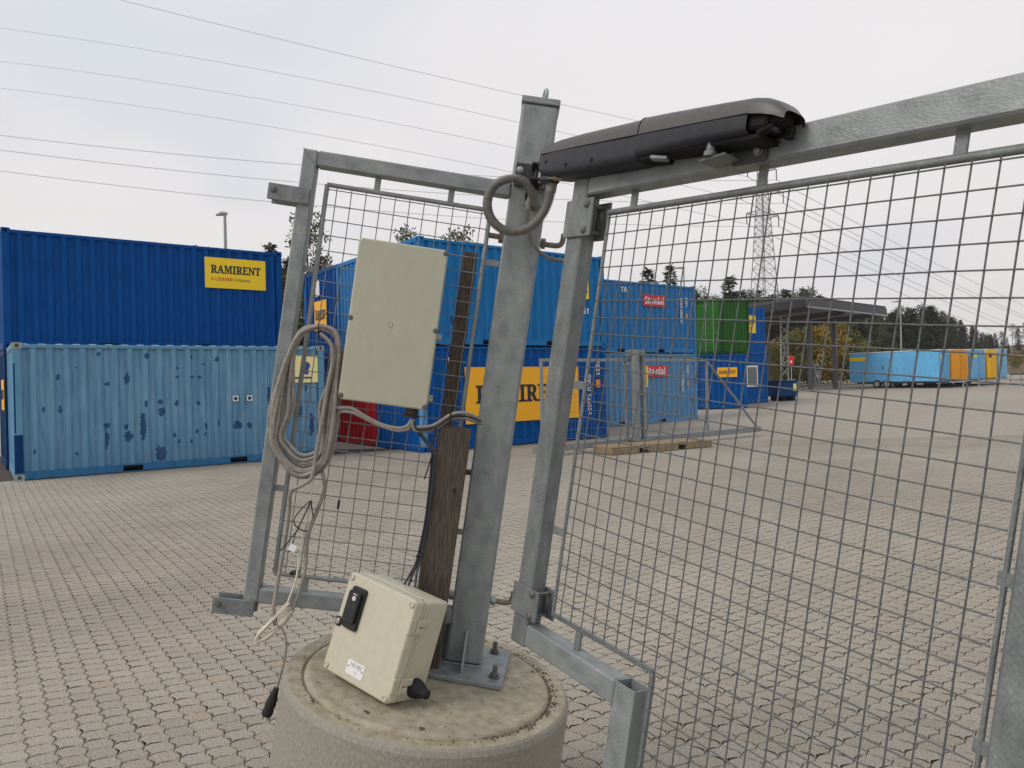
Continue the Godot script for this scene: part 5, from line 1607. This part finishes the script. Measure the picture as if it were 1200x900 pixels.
func conifer(sd: int, h: float, rad: float, bare: float, ragged: float) -> ArrayMesh:
	var rng := RandomNumberGenerator.new()
	rng.seed = sd
	var m := MB.new()
	var y = h * bare
	while y < h * 0.985:
		var f = 1.0 - (y - h * bare) / (h * (1.0 - bare))
		var r = rad * pow(f, 0.85) + 0.12
		var k = 5 + int(f * 4.0)
		var a0 = rng.randf() * TAU
		for i in k:
			if rng.randf() < ragged:
				continue
			var a = a0 + TAU * i / k + rng.randf_range(-0.3, 0.3)
			var len = r * rng.randf_range(0.65, 1.15)
			var dir = Vector3(cos(a), -0.28 + 0.35 * (1.0 - f), sin(a))
			var steps = maxi(2, int(len / 0.42))
			for s in steps:
				var q = Vector3(0, y, 0) + dir * len * (s + 0.4) / steps
				q.y -= 0.12 * len * pow(float(s) / steps, 2.0)
				for e in 3:
					var al = (dir + Vector3(rng.randf_range(-0.9, 0.9), rng.randf_range(-0.6, 0.3), rng.randf_range(-0.9, 0.9))).normalized()
					leaf_quad(m, q + Vector3(rng.randf_range(-0.12, 0.12), rng.randf_range(-0.12, 0.12), rng.randf_range(-0.12, 0.12)), Vector3(rng.randf_range(-0.5, 0.5), 1, rng.randf_range(-0.5, 0.5)).normalized(), al, 0.34, rng.randf_range(0.4, 0.7))
		y += rng.randf_range(0.26, 0.42)
	for e in 5:
		leaf_quad(m, Vector3(0, h * 0.96, 0), Vector3(rng.randf_range(-1, 1), 0.2, rng.randf_range(-1, 1)).normalized(), Vector3(rng.randf_range(-0.25, 0.25), 1, rng.randf_range(-0.25, 0.25)), 0.2, 0.6)
	return m.done()

func clumpy(sd: int, clumps: Array, per: int, w: float, l: float) -> ArrayMesh:    # clumps: centre and radius
	var rng := RandomNumberGenerator.new()
	rng.seed = sd
	var m := MB.new()
	for c in clumps:
		for i in per:
			var d = Vector3(rng.randf_range(-1, 1), rng.randf_range(-1, 1), rng.randf_range(-1, 1))
			if d.length() > 1.0:
				continue
			var p = c[0] + d * c[1] * Vector3(1, 0.75, 1)
			leaf_quad(m, p, Vector3(rng.randf_range(-1, 1), rng.randf_range(-0.3, 1), rng.randf_range(-1, 1)).normalized(), Vector3(rng.randf_range(-1, 1), rng.randf_range(-1, 1), rng.randf_range(-1, 1)).normalized(), w, l * rng.randf_range(0.7, 1.3))
	return m.done()

func trunk_mesh(h: float, r: float, lean := 0.0, limbs := []) -> ArrayMesh:
	var m := MB.new()
	m.tube([Vector3(0, -0.3, 0), Vector3(lean * 0.4, h * 0.4, 0), Vector3(lean, h, 0)], [r, r * 0.7, r * 0.2], 7)
	for l in limbs:
		m.tube([Vector3(lean * 0.5, l[0].y - l[0].length() * 0.25, 0) * Vector3(1, 1, 1), l[0]], [r * 0.35, r * 0.1], 5)
	return m.done()

func tree_clumps(sd: int, h: float, spread: float, from: float, n: int, r: float) -> Array:
	var rng := RandomNumberGenerator.new()
	rng.seed = sd
	var out = []
	for i in n:
		var f = from + (1.0 - from) * (i + 0.5) / n
		var a = rng.randf() * TAU
		var e = spread * sin(PI * clampf((f - from) / (1.0 - from) * 0.8 + 0.2, 0, 1)) * rng.randf_range(0.35, 1.0)
		out.append([Vector3(cos(a) * e, h * f, sin(a) * e), r * rng.randf_range(0.7, 1.25)])
	return out

func foliage(a: Color, b: Color, sd: int) -> StandardMaterial3D:
	var m := tri_mat(noise_tex(0.05, [[0.0, a], [0.5, a.lerp(b, 0.5)], [1.0, b]], 256, FastNoiseLite.TYPE_SIMPLEX, sd, 4), Vector3(0.5, 0.5, 0.5), 0.9)
	m.cull_mode = BaseMaterial3D.CULL_DISABLED
	m.backlight_enabled = true
	m.backlight = Color(0.05, 0.06, 0.03)
	return m

func build_trees() -> void:
	var spruce_m = [foliage(rgb(30, 44, 27), rgb(64, 78, 44), 201), foliage(rgb(38, 50, 29), rgb(80, 88, 50), 202)]
	var pine_m = [foliage(rgb(44, 56, 34), rgb(88, 94, 56), 203), foliage(rgb(56, 60, 36), rgb(104, 102, 60), 204)]
	var autumn_m = [foliage(rgb(104, 88, 30), rgb(180, 148, 50), 205), foliage(rgb(78, 80, 34), rgb(134, 126, 60), 206), foliage(rgb(120, 88, 50), rgb(170, 130, 78), 207)]
	var rng := RandomNumberGenerator.new()
	rng.seed = 31
	var protos = []
	for k in 4:
		protos.append([conifer(300 + k, 12.0, [2.3, 1.9, 2.7, 1.6][k], [0.06, 0.1, 0.05, 0.16][k], [0.05, 0.12, 0.1, 0.25][k]), trunk_mesh(11.6, 0.16), spruce_m[k % 2]])
	for k in 3:
		var cl = tree_clumps(320 + k, 12.0, [2.3, 1.8, 2.6][k], [0.42, 0.5, 0.3][k], [14, 12, 18][k], [0.95, 0.85, 1.05][k])
		protos.append([clumpy(330 + k, cl, 260, 0.11, 0.3), trunk_mesh(11.0, 0.17, [0.3, -0.2, 0.0][k], cl.slice(0, 8)), pine_m[k % 2]])
	var kinds = ["full spruce", "slender spruce", "broad spruce", "ragged spruce", "open pine", "thin pine", "bushy pine"]
	var plant = func(called, label, x, z, h, k, group):
		var s = h / 12.0
		if group:
			label = kinds[k] + " " + label
			called = "pine_tree" if k > 3 else "spruce_tree"
		var t = thing(called, label, "tree", Transform3D(Basis(Vector3.UP, rng.randf() * TAU).scaled(Vector3(s * rng.randf_range(0.9, 1.3), s, s * rng.randf_range(0.9, 1.3))), W(x, (hill(x, z) if z > 86.0 else land(x, z)) - 0.1, z)), group)
		part("trunk", t, protos[k][1], M.bark)
		part("crown", t, protos[k][0], protos[k][2])
	# single trees that stand out
	plant.call("pine_tree", "tall thin pine with open crown, just right of the leaning frame", -12.0, 44.0, 12.0, 5, "")
	plant.call("pine_tree", "small pine tip showing above the beige box", -8.6, 60.0, 13.9, 6, "")
	plant.call("pine_tree", "pine tip above the mid blue container near the steel post", -4.1, 60.0, 13.9, 5, "")
	plant.call("spruce_tree", "bushy spruce above the container with the red name plate", 13.3, 70.0, 11.6, 2, "")
	plant.call("spruce_tree", "pointed spruce right of the bushy one, above the red name plate container", 15.4, 70.0, 11.9, 1, "")
	plant.call("spruce_tree", "dark pointed spruce between the left containers and the leaning frame", -18.8, 62.0, 12.4, 3, "")
	plant.call("pine_tree", "tallest tree over the green container", 24.0, 80.0, 11.9, 1, "")
	# tips behind the left-hand stack and the dark belt behind the row
	for i in 9:
		var z = rng.randf_range(66.0, 80.0)
		plant.call("spruce_tree", "whose tip clears the dark blue container, %s" % ["near its left end", "over its middle", "right of the lamp post"][i / 3], (-0.50 + 0.024 * i + rng.randf_range(-0.01, 0.01)) * z, z, z * 0.186 + rng.randf_range(0.6, 2.0), [0, 1, 3][i % 3], "conifers behind the left containers")
	for i in 12:
		var z = rng.randf_range(62.0, 84.0)
		plant.call("spruce_tree", "behind the container row, %s" % ["beside the leaning frame", "above the beige box", "above the mid blue corner"][i / 4], (-0.31 + 0.018 * i + rng.randf_range(-0.01, 0.01)) * z, z, z * 0.150 + rng.randf_range(0.4, 2.6), [0, 2, 5, 1][i % 4], "conifers behind the container row")
	for i in 46:
		var z = rng.randf_range(88.0, 118.0)
		var f = 0.225 + 0.0044 * i + rng.randf_range(-0.006, 0.006)
		plant.call("spruce_tree", "at the forest edge, %s" % ["above the green container", "above the blue office container", "left of the pylon foot", "over the left canopy edge", "over the canopy middle", "over the right canopy edge"][clampi(i / 8, 0, 5)], f * z, z, z * 0.106 + rng.randf_range(-0.9, 1.3) - hill(f * z, z) + 1.7, [0, 2, 4, 6, 1][i % 5], "forest edge behind the canopy")
	for i in 150:
		var row = i % 4
		var z = 96.0 + row * 13.0 + rng.randf_range(-4, 4)
		if 0.0073 * (i / 4) > 0.192:
			z = 144.0 + row * 9.0 + rng.randf_range(-3, 3)
		var f = 0.40 + 0.0073 * (i / 4) + rng.randf_range(-0.012, 0.012)
		var tall = lerpf(0.078, 0.084, clampf((f - 0.42) / 0.14, 0, 1)) - 0.046 * clampf((f - 0.575) / 0.10, 0.0, 1.0)
		var h = z * tall * rng.randf_range(0.88, 1.08) + 1.7 - hill(f * z, z)
		if h < 2.2:
			continue
		plant.call("spruce_tree", "on the wooded hill, %s, %s" % [["behind the canopy", "behind the autumn shrubs", "above the long light blue trailer", "above the orange trailer", "above the yellow trailer", "where the wood thins out"][clampi(int((f - 0.40) / 0.045), 0, 5)], ["at the front", "in the second rank", "in the third rank", "on the skyline"][row]], f * z, z, h, [0, 1, 3, 2, 6, 1, 3][i % 7], "forest on the hill behind the trailers")
	for i in 16:
		var z = rng.randf_range(150.0, 190.0)
		var f = 0.655 + 0.008 * i
		plant.call("spruce_tree", "on the bare slope, %s" % ["next to the wood", "beyond the far trailer", "at the far end"][clampi(i / 6, 0, 2)], f * z, z, rng.randf_range(4.0, 7.5), [4, 0, 6, 3][i % 4], "sparse trees on the slope")
	# autumn shrubs by the canopy
	var shr = []
	for k in 3:
		var cl = tree_clumps(340 + k, 5.0, [1.7, 1.4, 2.0][k], 0.12, 16, 0.85)
		shr.append([clumpy(350 + k, cl, 260, 0.14, 0.24), trunk_mesh(3.4, 0.07, 0.2, cl.slice(0, 9))])
	var spots = [[27.7, 72.0, 5.2, 0, 1, "olive shrub at the left edge of the canopy posts"], [29.2, 73.0, 5.4, 2, 1, "olive yellow shrub right behind the fuel pump"], [30.5, 73.0, 5.6, 1, 0, "golden yellow shrub just right of the fuel pump"], [31.8, 72.5, 6.6, 2, 0, "tallest golden yellow shrub, under the canopy by its right column"], [33.4, 73.5, 5.8, 0, 1, "bushy olive shrub right of the right canopy column"],
		[34.8, 74.0, 5.0, 1, 1, "olive yellow shrub touching the left end of the long light blue trailer"], [36.4, 75.0, 4.2, 2, 1, "low olive shrub over the roof of the long light blue trailer"], [26.6, 73.5, 4.4, 2, 2, "brown shrub behind the lattice column"], [25.2, 70.0, 3.8, 1, 1, "small olive shrub beside the lattice column"], [34.7, 79.0, 5.2, 0, 2, "brown shrub at the foot of the wooded hill behind the canopy"]]
	for s in spots:
		var sc = s[2] / 5.0
		var t = thing("autumn_shrub", s[5], "shrub", Transform3D(Basis(Vector3.UP, rng.randf() * TAU).scaled(Vector3(sc * 0.95, sc, sc * 0.95)), W(s[0], land(s[0], s[1]) - 0.1, s[1])), "autumn shrubs behind the fuel pump")
		part("stem", t, shr[s[3]][1], M.bark)
		part("foliage", t, shr[s[3]][0], autumn_m[s[4]])
	for i in 26:                                             # scrub on the bare slope
		var z = rng.randf_range(92.0, 150.0)
		var f = rng.randf_range(0.57, 0.75)
		var sc = rng.randf_range(0.25, 0.5)
		var t = thing("slope_shrub", "%s shrub on the bare slope, %s" % [["low brown", "low olive", "dry brown"][i % 3], ["behind the orange trailer", "behind the yellow trailer", "past the last trailer"][clampi(int((f - 0.57) / 0.06), 0, 2)]], "shrub", Transform3D(Basis(Vector3.UP, rng.randf() * TAU).scaled(Vector3(sc * 1.4, sc, sc * 1.4)), W(f * z, hill(f * z, z) - 0.1, z)), "low shrubs on the slope")
		part("stem", t, shr[i % 3][1], M.bark)
		part("foliage", t, shr[i % 3][0], autumn_m[[2, 1, 2][i % 3]])

# ---------------------------------------------------------------- build
func _ready() -> void:
	# camera
	var cam := Camera3D.new()
	cam.name = "camera"
	var p = 0.0055
	var r = -0.0205
	var right = Vector3(cos(r), sin(r) * cos(p), -sin(r) * sin(p)).normalized()
	var fwd = Vector3(0, -sin(p), -cos(p))
	var up = right.cross(fwd).normalized()
	cam.transform = Transform3D(Basis(right, up, -fwd), Vector3(0, 1.7, 0))
	cam.fov = rad_to_deg(2.0 * atan(450.0 / 855.0))
	cam.near = 0.05
	cam.far = 3000.0
	add_child(cam)
	cam.current = true
	# sky and light
	var we := WorldEnvironment.new()
	we.name = "environment"
	var env := Environment.new()
	env.background_mode = Environment.BG_SKY
	make_sky(env)
	env.tonemap_mode = Environment.TONE_MAPPER_LINEAR
	env.tonemap_exposure = 1.06
	env.background_energy_multiplier = 1.0
	env.sdfgi_enabled = true
	env.ssao_enabled = true
	env.ssil_enabled = true
	env.fog_enabled = true
	env.fog_density = 0.0004
	env.fog_light_color = rgb(214, 214, 218)
	we.environment = env
	add_child(we)
	var sun := DirectionalLight3D.new()
	sun.name = "sun"
	sun.light_energy = 0.5
	sun.light_angular_distance = 22.0
	sun.light_color = Color(1.0, 0.97, 0.93)
	sun.shadow_enabled = true
	sun.transform = Transform3D(Basis.looking_at(Vector3(0.9, -1.0, -0.45).normalized(), Vector3.FORWARD), Vector3(0, 20, 0))
	add_child(sun)
	serif.font_names = PackedStringArray(["Droid Serif"])
	serif.font_weight = 700
	sans.font_names = PackedStringArray(["Droid Sans"])
	sans_bold.font_names = PackedStringArray(["Droid Sans"])
	sans_bold.font_weight = 700
	fat.base_font = sans_bold
	fat.variation_embolden = 0.2
	slab.base_font = serif
	slab.variation_embolden = 0.7
	make_materials()
	near_frame()
	build_ground()
	build_containers()
	build_ring()
	build_post()
	build_left_leaf()
	build_right_leaf()
	build_timbers()
	build_upper_box()
	build_lower_box()
	build_cables()
	build_opener()
	build_sliding_gate()
	build_yard_things()
	build_pylon()
	build_trees()
